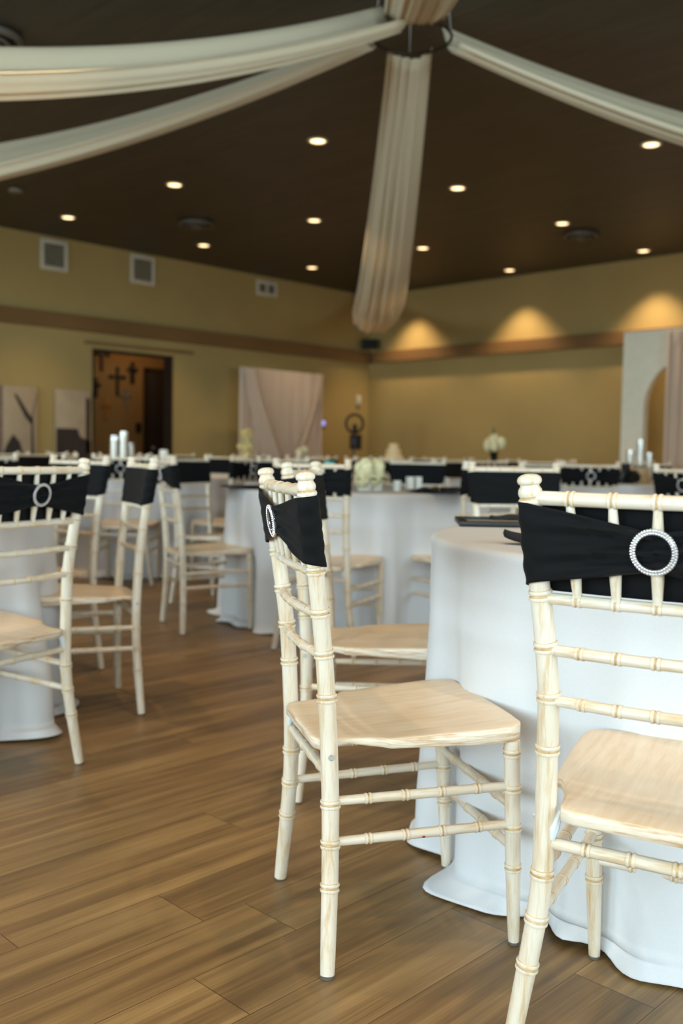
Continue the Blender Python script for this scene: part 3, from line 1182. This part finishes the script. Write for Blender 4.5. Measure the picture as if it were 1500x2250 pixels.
cross(222, 787, .34, 0, 'dark cross highest on the left of the hall wall', M_IRON)
cross(257, 838, .38, 0, 'long dark cross in the middle of the hall wall', M_IRON)
cross(290, 820, .34, 1, 'broad dark cross right of the long one on the hall wall', M_IRON)
cross(209, 852, .30, 1, 'dark cross by the left edge of the hall opening', M_IRON)
cross(232, 897, .32, 1, 'amber cross lowest on the hall wall', M_AMBER)
cross(276, 876, .28, 0, 'small pale cross beneath the long dark one', M_GRILLE)
p = on_plane(303, 940, 0, HX)
mb = MB(); mb.bbox((.015, 0, 0), (.03, .09, .15), .005)
o = mb.build('hall_switch_box', M_BLACK); o.location = (HX, p.y, p.z); tag(o, 'small black box on the hall wall beside the dark door', 'switch')

r = thing('added_hall_lamp', 'added unseen dome lamp that brightens the hall beyond the opening', 'ceiling light', (-.95, -3.6, 2.78))  # dome lamp added out of view to lift the dark hall
mb = MB(); mb.lathe([(.14, 0), (.145, -.02), (.13, -.03)], seg=24); mb.build('base', M_STEEL, r)
mb = MB(); mb.lathe([(.125, -.03), (.10, -.075), (.05, -.10), (.002, -.108)], seg=24); mb.build('shade', M_BULB, r)
hl = bpy.data.lights.new('hall_fill_light', 'POINT'); hl.energy = 7; hl.color = WARM; hl.shadow_soft_size = .08  # fill for the hall, set under the added dome
ho = bpy.data.objects.new('hall_fill_light', hl); COL.objects.link(ho); ho.location = (-.95, -3.6, 2.60)


# posters leaning on the left wall
def poster(y0, y1, zt, label, shapes):
    r = thing('photo_print', label, 'poster', (0.03, (y0 + y1) / 2, 0), 0, 'large photo prints against the left wall')
    w = y1 - y0
    z0 = .42
    b = MB(); b.bbox((.012, 0, (z0 + zt) / 2), (.022, w, zt - z0), .003); b.build('board', M_PRINT, r)
    s_ = MB()
    for (pts, m) in shapes:
        n = len(pts)
        vs = [(.0235, (u - .5) * w, z0 + v * (zt - z0)) for u, v in pts] + [(.0250, (u - .5) * w, z0 + v * (zt - z0)) for u, v in pts]
        s_.add(vs, [tuple(reversed(range(n))), tuple(range(n, 2 * n))] + [(k, (k + 1) % n, n + (k + 1) % n, n + k) for k in range(n)], m)
    s_.build('printed_picture', [M_PRINTDARK, M_PRINTMID], r, smooth=False)
    f = MB()
    f.box((.03, -w / 2 + .05, z0 / 2), (.03, .03, z0)); f.box((.03, w / 2 - .05, z0 / 2), (.03, .03, z0)); f.build('stand', M_BLACK, r)


poster(-6.62, -6.075, 1.715, 'leftmost grey photo print with a bare forked branch against the left wall', [
    ([(0.0, 0), (.16, 0), (.18, 1), (.0, 1)], 1), ([(.84, .08), (.93, .06), (.90, .72), (.86, .72)], 0), ([(.45, .92), (.50, .93), (.88, .70), (.87, .64), (.70, .72)], 0), ([(.86, .72), (.99, .95), (1, .93), (.90, .70)], 1),
    ([(.16, .34), (.28, .46), (.42, .55), (.58, .48), (.66, .36)], 0)])
poster(-5.825, -5.325, 1.715, 'photo print with dark furniture shapes, just left of the hall opening', [
    ([(.02, .30), (1, .30), (1, .50), (.70, .54), (.62, .62), (.02, .62)], 0), ([(.0, 0), (1, 0), (1, .30), (.0, .30)], 1), ([(.86, .38), (.98, .38), (.98, .92), (.86, .93)], 0)])

# draped backdrop before the left wall
def backdrop():
    y0, y1, zt = -3.13, -1.56, 2.17
    r = thing('draped_backdrop', 'blush sheer draped photo backdrop on a frame by the left wall', 'backdrop', (.42, (y0 + y1) / 2, 0))
    w = y1 - y0
    f = MB()
    for s in (-1, 1):
        f.tube([(0, s * w / 2, 0), (0, s * w / 2, zt)], .018, 10)
        f.lathe([(.17, 0), (.17, .012), (.03, .02)], (0, s * w / 2, 0), 20)
    f.tube([(0, -w / 2, zt - .02), (0, w / 2, zt - .02)], .016, 10)
    f.build('frame', M_WHITE, r)
    c = MB()
    nu, nv = 150, 12

    def fn(i, j):
        u, v = i / (nu - 1), j / (nv - 1)
        return (.018 + .016 * math.sin(u * 150 + .6 * math.sin(v * 3)) + .006 * math.sin(u * 47), (u - .5) * w * .99, .01 + (zt - .012) * v)
    c.grid(nu, nv, fn)
    c.build('back_curtain', M_PINK, r)
    for s, name in ((-1, 'left'), (1, 'right')):
        g = MB()
        n1, n2 = 46, 22

        def fs(i, j, s=s):
            u, v = i / (n1 - 1), j / (n2 - 1)
            ya = s * w / 2 * (1 - .02)
            # from the top corner sweeping in a curve to the foot at centre
            top_in = s * w * (.485 - .10 * v)
            foot = s * w * (.14 - .22 * v)
            t = u
            yc = top_in * (1 - t ** 1.45) + foot * t ** 1.45
            z = zt - .01 - (zt - .50) * t
            x = .05 + .022 * math.sin(v * 24) * (.3 + .7 * t) + .10 * v * math.sin(PI * min(1, t * .7 + .12)) + (.05 if s > 0 else 0)
            return (x, yc, z)
        g.grid(n1, n2, fs)
        g.build('swag', M_PINK, r)
    g = MB()
    for s in (-1, 1):
        def fz(i, j, s=s):
            u, v = i / 23, j / 9
            return (.03 + .02 * math.sin(u * 30), s * w / 2 - s * .16 * u + s * .02, .02 + (zt - .03) * v)
        g.grid(24, 10, fz)
    g.build('side_curtain', M_PINK, r)


backdrop()

# ivory arch wall and blush curtain before the far right wall
def arch():
    yy = -.55
    xl = on_plane(1372, 840, 1, yy).x
    zt = on_plane(1380, 731, 1, yy).z
    xo = on_plane(1416, 960, 1, yy).x
    R = .60
    xc = xo + R
    xr = xc + (xc - xl)
    zs = 1.60
    th = .12
    r = thing('arch_panel', 'tall ivory panel with an arched opening before the far right wall', 'backdrop', (0, yy, 0))
    out = [(xl, 0), (xl, zt), (xr, zt), (xr, 0)]
    inn = [(xc + R, 0)] + [(xc + R * math.cos(PI * k / 24), zs + R * math.sin(PI * k / 24)) for k in range(25)] + [(xc - R, 0)]
    mb = MB()
    # strips: left pier, right pier, head above the arc
    for a, b in ((xl, xc - R), (xc + R, xr)):
        mb.box(((a + b) / 2, 0, zt / 2), (b - a, th, zt))
    n = 24
    for k in range(n):
        a0, a1 = PI * k / n, PI * (k + 1) / n
        x0, z0 = xc + R * math.cos(a0), zs + R * math.sin(a0)
        x1, z1 = xc + R * math.cos(a1), zs + R * math.sin(a1)
        vs = [(x0, -th / 2, z0), (x1, -th / 2, z1), (x1, -th / 2, zt), (x0, -th / 2, zt), (x0, th / 2, z0), (x1, th / 2, z1), (x1, th / 2, zt), (x0, th / 2, zt)]
        mb.add(vs, [(0, 1, 2, 3), (7, 6, 5, 4), (0, 4, 5, 1), (3, 2, 6, 7)])
    mb.build('panel', M_PANEL, r, angle=30)
    ft = MB(); ft.box((xl + .15, .16, .03), (.06, .3, .06)); ft.box((xr - .15, .16, .03), (.06, .3, .06)); ft.build('foot', M_PANEL, r)
    # curtain on a rod in front
    yc = yy - .22
    xa = on_plane(1461, 840, 1, yc).x
    zc = on_plane(1470, 728, 1, yc).z
    r2 = thing('sheer_curtain', 'pale blush sheer curtain on a stand covering the right side of the arch', 'curtain', (xa, yc, 0))
    wd = 2.0
    mb = MB(); nu = 140

    def fn(i, j):
        u, v = i / (nu - 1), j / 9
        return (u * wd, .03 * math.sin(u * 95 + .5 * math.sin(v * 2)) + .012 * math.sin(u * 31), .01 + v * (zc - .01))
    mb.grid(nu, 10, fn); mb.build('fabric', M_PINK, r2)
    mb = MB(); mb.tube([(0.02, .05, 0), (0.02, .05, zc)], .016, 8); mb.tube([(wd, .05, 0), (wd, .05, zc)], .016, 8); mb.tube([(0, .05, zc - .02), (wd, .05, zc - .02)], .014, 8)
    mb.build('stand', M_WHITE, r2)


arch()

# corner speaker
r = thing('wall_speaker', 'small black speaker mounted high in the room corner', 'speaker', (.17, -.17, 2.70), math.radians(-45))
mb = MB(); mb.bbox((0, 0, .075), (.17, .27, .15), .01); mb.build('cabinet', M_BLACK, r)
mb = MB(); mb.bbox((.088, 0, .075), (.01, .25, .13), .003); mb.build('grille', M_NAPKIN, r)
mb = MB(); mb.box((-.13, 0, .075), (.09, .04, .04)); mb.build('bracket', M_BLACK, r)
# thermostat and sensor on the left wall
r = thing('wall_thermostat', 'small wall control glowing blue beside the draped backdrop', 'thermostat', (0, -1.08, 1.44))
mb = MB(); mb.bbox((.011, 0, 0), (.022, .13, .13), .006); mb.build('housing', M_GRILLE, r)
mb = MB(); mb.bbox((.0235, 0, 0.005), (.003, .085, .075), .001); mb.build('screen', M_BLUE, r)
mb = MB(); mb.bbox((.02, 0, 0), (.04, .10, .16), .01); mb.ball((.04, 0, -.02), .03, 10, 6)
o = mb.build('motion_sensor', M_WHITE); o.location = (0, -.26, 1.85); tag(o, 'small white sensor on the left wall near the corner', 'sensor')

# ring light on a tripod
X, Y = at_depth(774, 14.2)
r = thing('ring_light_stand', 'black ring light on a tripod standing in the far corner', 'ring light', (X, Y, 0), A0 - PI / 2 + .35)
mb = MB()
for k in range(3):
    q = 2 * PI * k / 3 + .5
    mb = MB(); mb.tube([(.03 * math.cos(q), .03 * math.sin(q), .62), (.42 * math.cos(q), .42 * math.sin(q), .0)], .011, 8); mb.build('leg', M_BLACK, r)
mb = MB(); mb.tube([(0, 0, .35), (0, 0, 1.26)], .014, 10); mb.build('pole', M_BLACK, r)
mb = MB()
mb.tube([(.03, .132 * math.cos(2 * PI * i / 48), 1.40 + .132 * math.sin(2 * PI * i / 48)) for i in range(49)], .020, 10, caps=False); mb.build('ring', M_BLACK, r)
mb = MB(); mb.bbox((.04, 0, 1.34), (.05, .06, .10), .006); mb.bbox((.03, .02, 1.13), (.12, .15, .22), .01); mb.build('phone_mount', M_BLACK, r)
mb = MB(); mb.bbox((.03, -.03, .80), (.05, .09, .22), .008); mb.build('battery_pack', M_BLACK, r)


# ------------------------------------------------------------------ ceiling drapes
HC = W(.37, 5.78)
HZ = 3.38
HR = .225
r = thing('ceiling_hoop', 'dark round hoop under the ceiling where the drapes meet', 'hoop', (HC[0], HC[1], HZ))
mb = MB(); mb.tube([(HR * math.cos(2 * PI * i / 64), HR * math.sin(2 * PI * i / 64), 0) for i in range(65)], .009, 8, caps=False); mb.build('ring', M_IRON, r)
for k in range(4):
    q = PI / 4 + k * PI / 2
    mb = MB(); mb.tube([(HR * math.cos(q), HR * math.sin(q), .005), (HR * .9 * math.cos(q), HR * .9 * math.sin(q), RH - HZ)], .0025, 6); mb.build('wire', M_STEEL, r)


def drape(ang, P1, sag, w0, w1, w2, label, depth=.10, seed=1, tilt=0.0, attach=None):
    """fabric swag from the hoop to P1; ang is its heading in the photographer's frame"""
    d = Vector((math.cos(ang + A0), math.sin(ang + A0), 0))
    d2 = d if attach is None else Vector((math.cos(attach + A0), math.sin(attach + A0), 0))
    P0 = Vector((HC[0], HC[1], HZ)) + d2 * (HR + .005)
    P1 = Vector(P1)
    dirv = P1 - P0
    side = Vector((-dirv.y, dirv.x, 0)).normalized()
    rnd = random.Random(seed)
    nu, nv = 90, 61
    ph = [rnd.uniform(0, 6.28) for _ in range(4)]

    def fn(i, j):
        u, v = i / (nu - 1), -1 + 2 * j / (nv - 1)
        c = P0 + dirv * u
        c.z -= 4 * sag * u * (1 - u)
        w = (w0 + (w1 - w0) * min(1, u / .45)) if u < .45 else (w1 + (w2 - w1) * (u - .45) / .55)
        dep = depth * (w / w1)
        fold = .011 * math.sin(v * 17 + ph[0] + .8 * math.sin(u * 5 + ph[1])) + .007 * math.sin(v * 31 + ph[2] + u * 3) + .012 * math.sin(v * 6 + ph[3] + u * 2)
        lat = side * (v * w / 2)
        z = dep * (v * v - .5) + fold * (.4 + .6 * min(1, u * 6)) + tilt * v * w
        return c + lat + Vector((0, 0, z))
    mb = MB()
    mb.grid(nu, nv, fn)
    o = mb.build('ceiling_drape', M_DRAPE, None, angle=180)
    sol = o.modifiers.new('thick', 'SOLIDIFY'); sol.thickness = .002
    tag(o, label, 'drape', 'ivory ceiling drapes')
    return o


ZT = 3.50
K = (0.10, -0.25)
drape(PI / 2, (K[0] + .10, K[1] - .05, 3.52), 1.0, .27, .55, .40, 'ivory drape hanging from the hoop straight away to the far corner', .12, 2)
drape(math.radians(12), (*W(8.6, 7.6), 3.45), .64, .34, .70, .52, 'ivory drape running from the hoop out to the right', .20, 3, 0.35)
drape(math.radians(270), (*W(.62, -2.5), 3.45), .45, .36, .62, .4, 'ivory drape passing overhead from the hoop at the top', .10, 4)
drape(math.radians(168), (*W(-8.0, 7.7), 3.42), .74, .40, .84, .60, 'lower ivory drape sweeping left from the hoop', .20, 5, -0.3)
drape(math.radians(205), (*W(-6.2, 2.45), 3.42), .84, .32, .58, .44, 'upper ivory drape curving left towards the round diffuser', .19, 6, -0.3, math.radians(240))


# ------------------------------------------------------------------ things on the tables
def tz(): return CLOTH_Z


def candle_cylinder(px, depth, h, rad, fill, label, group, z0=None, candle=True):
    X, Y = at_depth(px, depth)
    r = thing('candle_cylinder', label, 'candle', (X, Y, z0 or tz()), 0, group)
    mb = MB(); mb.lathe([(rad * .98, 0), (rad, .003), (rad, h), (rad - .003, h), (rad - .003, .008), (.001, .008)], seg=24); mb.build('glass_cylinder', M_GLASS, r)
    mb = MB(); mb.lathe([(rad * .74, .009), (rad * .76, .012), (rad * .76, h * fill - .006), (rad * .66, h * fill), (.003, h * fill - .004)], seg=20); c = mb.build('candle', M_CANDLE, r)
    mb = MB(); mb.tube([(0, 0, h * fill - .006), (.001, 0, h * fill + .010)], .0012, 6); mb.build('wick', M_BLACK, c)
    return r


g = 'candle cylinders on the left'
candle_cylinder(250, 7.75, .315, .038, .9, 'left glass candle cylinder of the tall cluster before the hall opening', g)
candle_cylinder(270, 7.72, .350, .036, .95, 'tallest glass candle cylinder, centre of the cluster before the hall opening', g)
candle_cylinder(285, 7.8, .26, .034, .9, 'shortest right glass candle cylinder of the cluster before the hall opening', g)
g = 'candle cylinders by the black camera'
WSX, WSY = at_depth(1403, 7.75)
r = thing('wood_slice_riser', 'pale stacked wood-slice riser beneath glass candles beside the black camera', 'riser', (WSX, WSY, tz()))
mb = MB(); mb.lathe([(.085, 0), (.09, .004), (.09, .055), (.085, .06)], seg=26); mb.build('slice', M_WOODSLICE, r)
mb = MB(); mb.lathe([(.070, .060), (.075, .064), (.075, .125), (.070, .13)], seg=26); mb.build('slice', M_WOODSLICE, r)
mb = MB(); mb.ball((-.03, -.085, .09), .016, 10, 8, sq=(1, .5, 1.2)); mb.build('tea_light', M_FLAME, r)
candle_cylinder(1403, 7.75, .22, .030, .95, 'tall glass candle cylinder on the wood riser beside the black camera', g, tz() + .131)
candle_cylinder(1381, 7.95, .265, .032, .9, 'short glass candle cylinder left on the table with the black camera', g)
candle_cylinder(1423, 8.0, .25, .030, .7, 'glass candle cylinder right of the wood riser', g)
g = 'candles left of the draped backdrop'


def blossom(mb, c, R, n, petal, seed, mat=0):
    rnd = random.Random(seed)
    for k in range(n):
        q = math.acos(1 - 2 * (k + .5) / n)
        p = PI * (1 + 5 ** .5) * k
        d = Vector((math.sin(q) * math.cos(p), math.sin(q) * math.sin(p), math.cos(q)))
        rr = R * rnd.uniform(.86, 1.06)
        x = Vector(c) + d * rr
        a = d.cross(Vector((0, 0, 1)))
        a = a.normalized() if a.length > .01 else Vector((1, 0, 0))
        b = d.cross(a).normalized()
        s = petal * rnd.uniform(.8, 1.2)
        t = rnd.uniform(0, PI)
        u1 = (a * math.cos(t) + b * math.sin(t)) * s
        v1 = (b * math.cos(t) - a * math.sin(t)) * s
        lift = d * s * .35
        mb.add([x, x + u1 * .6 + v1 * .3 + lift, x + u1 + lift * .6, x + u1 * .6 - v1 * .3 + lift, x - u1 * .6 + v1 * .3 + lift, x - u1 + lift * .6, x - u1 * .6 - v1 * .3 + lift,
                x + v1 * .6 + u1 * .3 + lift, x + v1 + lift * .6, x + v1 * .6 - u1 * .3 + lift, x - v1 * .6 + u1 * .3 + lift, x - v1 + lift * .6, x - v1 * .6 - u1 * .3 + lift],
               [(0, 1, 2, 3), (0, 6, 5, 4), (0, 9, 8, 7), (0, 10, 11, 12)], mat)


# candles left of the backdrop on the same table as the tall cluster
for (px, dep, h, label) in ((358, 8.2, .21, 'taller frosted goblet candle holder right of the tall cylinder cluster'), (372, 8.25, .15, 'shorter frosted goblet candle holder right of the tall cylinder cluster')):
    X, Y = at_depth(px, dep)
    r = thing('goblet_candle', label, 'candle', (X, Y, tz()), 0, g)
    mb = MB(); mb.lathe([(.035, 0), (.036, .006), (.008, .015), (.007, h * .45), (.030, h * .58), (.038, h * .8), (.034, h), (.030, h), (.033, h * .8), (.004, h * .6)], seg=20); mb.build('goblet', M_CERAMIC, r)
    mb = MB(); mb.lathe([(.024, h * .62), (.026, h * .9), (.006, h * .92)], seg=16); mb.build('candle', M_CANDLE, r)

# hydrangeas on the middle table
for (px, dep, label) in ((800, 5.22, 'left white hydrangea in a square vase on the middle table'), (823, 5.26, 'right white hydrangea in a square vase on the middle table')):
    X, Y = at_depth(px, dep)
    r = thing('hydrangea_vase', label, 'flowers', (X, Y, tz()), A0 + .4, 'white hydrangea centrepiece')
    mb = MB()
    mb.bbox((0, 0, .025), (.058, .058, .05), .004); mb.build('vase', M_CERAMIC, r)
    mb = MB()
    for k, (a, b, c, R) in enumerate(((0, 0, .085, .046), (.004, -.012, .130, .036), (-.01, .024, .122, .034), (.022, .018, .062, .034), (-.024, -.020, .060, .034), (.0, .0, .150, .022))):
        blossom(mb, (a, b, c), R, int(60 + 1500 * R), .017, px + k); mb.ball((a, b, c), R * .9, 10, 7)
    mb.build('bloom', M_PETAL, r, angle=180)
    mb = MB()
    for k in range(5):
        q = k * 1.3
        mb.add([(0.02 * math.cos(q), .02 * math.sin(q), .068), (.055 * math.cos(q + .3), .055 * math.sin(q + .3), .075), (.085 * math.cos(q), .085 * math.sin(q), .062), (.055 * math.cos(q - .3), .055 * math.sin(q - .3), .075),
                (0.02 * math.cos(q), .02 * math.sin(q), .066), (.055 * math.cos(q + .3), .055 * math.sin(q + .3), .073), (.085 * math.cos(q), .085 * math.sin(q), .060), (.055 * math.cos(q - .3), .055 * math.sin(q - .3), .073)],
               [(0, 1, 2, 3), (7, 6, 5, 4), (0, 4, 5, 1), (1, 5, 6, 2), (2, 6, 7, 3), (3, 7, 4, 0)])
    mb.build('leaves', M_LEAF, r)
# white votive cups
for (px, dep, h, label) in ((871, 5.30, .058, 'lone white votive cup right of the hydrangeas'), (899, 5.5, .075, 'white votive cup left of a pair behind the dark tray'), (917, 5.55, .075, 'white votive cup right of a pair behind the dark tray')):
    X, Y = at_depth(px, dep)
    r = thing('votive_cup', label, 'candle', (X, Y, tz()), 0, 'white votive cups on the middle table')
    mb = MB(); mb.lathe([(.020, 0), (.023, .003), (.024, h), (.021, h), (.020, h * .6), (.001, h * .58)], seg=20); mb.build('cup', M_CERAMIC, r)
    mb = MB(); mb.lathe([(.018, h * .6), (.018, h * .85), (.004, h * .86)], seg=16); mb.build('candle', M_CANDLE, r)


def charger(x, y, label, ang=0.0, items=True, group='black place settings'):
    """square-edged black charger plate, x y in the photographer's frame"""
    X, Y = W(x, y)
    r = thing('charger_plate', label, 'plate', (X, Y, tz()), ang + A0, group)
    mb = MB(); mb.lathe([(.085, 0), (.105, .002), (.155, .011), (.158, .013), (.154, .0145), (.104, .006), (.001, .005)], seg=40); mb.build('plate', M_BLACK, r)
    if items:
        nX, nY = X, Y
        n = thing('folded_napkin', label.replace('charger plate', 'folded napkin on the charger'), 'napkin', (X, Y, tz() + .0065), ang + A0 + .2, 'black folded napkins')
        mb = MB()

        def fn(i, j):
            u, v = i / 15 - .5, j / 8 - .5
            return (u * .20, v * .075, .010 + .010 * (1 - (2 * v) ** 2) + .004 * math.sin(u * 14))
        mb.grid(16, 9, fn); o = mb.build('fabric', M_NAPKIN, n, angle=180)
        s = o.modifiers.new('thick', 'SOLIDIFY'); s.thickness = .008; s.offset = -1
        mb = MB(); mb.tube([(-.0, .043 * math.cos(2 * PI * k / 24), .010 + .018 * math.sin(2 * PI * k / 24)) for k in range(25)], .003, 6, caps=False); mb.build('napkin_ring', M_GOLD, n)
    return r


charger(.50, 5.16, 'black charger plate at the near right edge of the middle table', .2)
charger(-.52, 5.36, 'black charger plate at the left edge of the middle table', .9, False)
charger(.68, 5.55, 'black charger plate at the right rim of the middle table', .9, False)
# black-bordered menu tray and napkin on the right foreground table
X, Y = W(.52, 2.83)
r = thing('menu_tray', 'black-rimmed rectangular tray with pale card at the far rim of the front table', 'tray', (X, Y, tz()), A0 - .05)
mb = MB()
tw, td = .36, .22
for s in (-1, 1):
    mb.bbox((0, s * (td / 2 - .012), .008), (tw, .024, .016), .003); mb.bbox((s * (tw / 2 - .012), 0, .008), (.024, td - .048, .016), .003)
mb.build('rim', M_BLACK, r)
mb = MB(); mb.bbox((0, 0, .0035), (tw - .046, td - .046, .006), .001); mb.build('card', M_CARD, r)
n = thing('rolled_napkin', 'loosely folded black napkin lying across the black-rimmed tray', 'napkin', (X + .02, Y + .05, tz() + .0165), A0 + .1, 'black napkins on the front table')
mb = MB()


def fn(i, j):
    u, v = i / 23 - .5, j / 7 - .5
    return (u * .26, v * .05, .008 * (1 - (2 * v) ** 2) + .003 * math.sin(u * 18) + .004)


mb.grid(24, 8, fn); o = mb.build('fabric', M_NAPKIN, n, angle=180); s = o.modifiers.new('thick', 'SOLIDIFY'); s.thickness = .004; s.offset = -1
X, Y = W(.47, 2.21)
n = thing('sparkle_napkin', 'black napkin pouch with gold sequins at the near rim of the front table', 'napkin', (X, Y, tz() + .001), A0 - .12, 'black napkins on the front table')
mb = MB()


def fn(i, j):
    u, v = i / 27, j / 8 - .5
    w = .085 * (0.45 + .55 * min(1, u * 5)) if u < .2 else .085
    return (-.095 + u * .24, v * w - .012 * math.sin(u * 3), .011 + .012 * (1 - (2 * v) ** 2) * (1 - .5 * u) + .010 * math.exp(-u * 9))


mb.grid(28, 9, fn); o = mb.build('fabric', M_NAPKIN, n, angle=180); s = o.modifiers.new('thick', 'SOLIDIFY'); s.thickness = .010; s.offset = -1
mb = MB()
rnd = random.Random(3)
for k in range(90):
    u = rnd.uniform(.30, .95); v = rnd.uniform(-.42, .30)
    z = .0125 + .012 * (1 - (2 * v) ** 2) * (1 - .5 * u)
    mb.ball((-.095 + u * .24, v * .085 - .012 * math.sin(u * 3), z), .0018, 6, 4)
mb.build('sequins', M_GOLD, n)

# teal goblet
X, Y = at_depth(722, 5.35)
r = thing('teal_goblet', 'small teal glass goblet left of the hydrangeas', 'glass', (X, Y, tz()))
mb = MB(); mb.lathe([(.032, 0), (.033, .004), (.006, .010), (.005, .06), (.022, .075), (.034, .10), (.036, .135), (.033, .155), (.030, .155), (.032, .13), (.004, .08)], seg=20); mb.build('bowl', M_TEAL, r)

# camera on the right table
X, Y = at_depth(1372, 7.45)
r = thing('photo_camera', 'black camera with lens standing on the right-hand table by the candles', 'camera', (X, Y, tz()), A0 - 1.2)
mb = MB(); mb.bbox((0, 0, .055), (.075, .14, .10), .012); mb.bbox((.01, .055, .06), (.10, .04, .10), .014); mb.build('body', M_BLACK, r)
mb = MB(); mb.bbox((0, 0, .122), (.06, .05, .04), .010); mb.bbox((0, 0, .15), (.05, .06, .02), .004); mb.build('viewfinder', M_BLACK, r)
mb = MB(); mb.tube([(.035, 0, .055), (.06, 0, .055), (.062, 0, .055), (.12, 0, .055), (.13, 0, .055)], [.034, .034, .038, .040, .040], 20); mb.build('lens', M_BLACK, r)
# folded pink-white napkin near it
X, Y = at_depth(1452, 7.5)
n = thing('pale_napkin', 'pale folded napkin right of the black camera', 'napkin', (X, Y, tz()), A0)
mb = MB(); mb.bbox((0, 0, .012), (.16, .10, .022), .006); mb.build('fabric', M_CARD, n)

# flower vase
X, Y = at_depth(1082, 10.0)
r = thing('flower_vase', 'dark glass vase of white flowers before the blank far wall', 'flowers', (X, Y, tz()))
r.scale = (1, 1, 1.27)
mb = MB(); mb.lathe([(.035, 0), (.037, .004), (.032, .06), (.038, .14), (.045, .19), (.042, .19), (.034, .13), (.028, .06), (.001, .008)], seg=22); mb.build('vase', M_GREENGLASS, r)
mb = MB(); mb.lathe([(.037, .001), (.040, .004), (.036, .05), (.030, .055)], seg=20); mb.build('base_band', M_BLACK, r)
mb = MB()
fl = [(-.07, 0, .255, .042), (.07, .02, .265, .044), (.01, -.03, .285, .045), (-.02, .04, .30, .034), (.04, -.06, .24, .036), (-.045, -.05, .24, .034)]
for k, (a, b, c, R) in enumerate(fl):
    blossom(mb, (a, b, c), R, 50, .020, 50 + k); mb.ball((a, b, c), R * .85, 10, 6)
mb.build('bloom', M_PETAL, r, angle=180)
mb = MB()
for k, (a, b, c, R) in enumerate(fl): mb.tube([(0, 0, .10), (a * .5, b * .5, .19), (a, b, c)], .003, 6)
mb.tube([(0, 0, .2), (.0, 0, .30), (-.01, 0, .37)], .003, 6); mb.ball((-.01, 0, .36), .02, 8, 6, sq=(.6, .6, 1.6))
mb.build('stems', M_LEAF, r)

# column of cream roses
X, Y = at_depth(537, 10.1)
r = thing('rose_column', 'tall arrangement of cream roses before the draped backdrop', 'flowers', (X, Y, tz()))
mb = MB(); mb.lathe([(.05, 0), (.052, .004), (.055, .10), (.050, .10), (.045, .01)], seg=20); mb.build('vase', M_CERAMIC, r)
mb = MB()
rnd = random.Random(8)
for k in range(26):
    z = .11 + .30 * rnd.random()
    q = rnd.uniform(0, 2 * PI); R = .055 * rnd.random() ** .5 * (1.2 - .5 * (z - .11) / .3)
    c = (R * math.cos(q), R * math.sin(q), z)
    blossom(mb, c, .030, 26, .018, 80 + k); mb.ball(c, .026, 8, 6)
mb.build('bloom', M_CREAMPETAL, r, angle=180)

# cake
X, Y = at_depth(862, 12.8)
r = thing('tiered_cake', 'small cream tiered cake showing above the far chair backs', 'cake', (X, Y, tz()))
mb = MB(); mb.lathe([(.16, 0), (.16, .012), (.03, .016), (.03, .07), (.15, .08), (.15, .09)], seg=30); mb.build('cake_stand', M_CERAMIC, r)
for k, (rad, z0, h) in enumerate(((.125, .091, .10), (.10, .191, .08), (.068, .271, .07))):
    mb = MB(); mb.lathe([(rad, z0), (rad, z0 + h - .012), (rad - .012, z0 + h), (.001, z0 + h + .001)], seg=30); mb.build('tier', M_ICING, r)

# white bud vases before the backdrop
for (px, dep, h, label) in ((655, 10.2, .24, 'left white candle vase before the blue wall control'), (668, 10.3, .27, 'right taller white candle vase before the blue wall control')):
    X, Y = at_depth(px, dep)
    r = thing('bud_vase', label, 'vase', (X, Y, tz()), 0, 'white candle vases')
    mb = MB(); mb.lathe([(.028, 0), (.030, .003), (.030, h * .7), (.026, h * .7), (.024, .01)], seg=18); mb.build('vase', M_GLASS, r)
    mb = MB(); mb.lathe([(.018, .008), (.019, h * .68), (.004, h * .7)], seg=16); mb.build('candle', M_CANDLE, r)
    mb = MB(); blossom(mb, (0, 0, h * .86), .030, 50, .018, px); mb.ball((0, 0, h * .86), .026, 8, 6); mb.build('bloom', M_PETAL, r, angle=180)
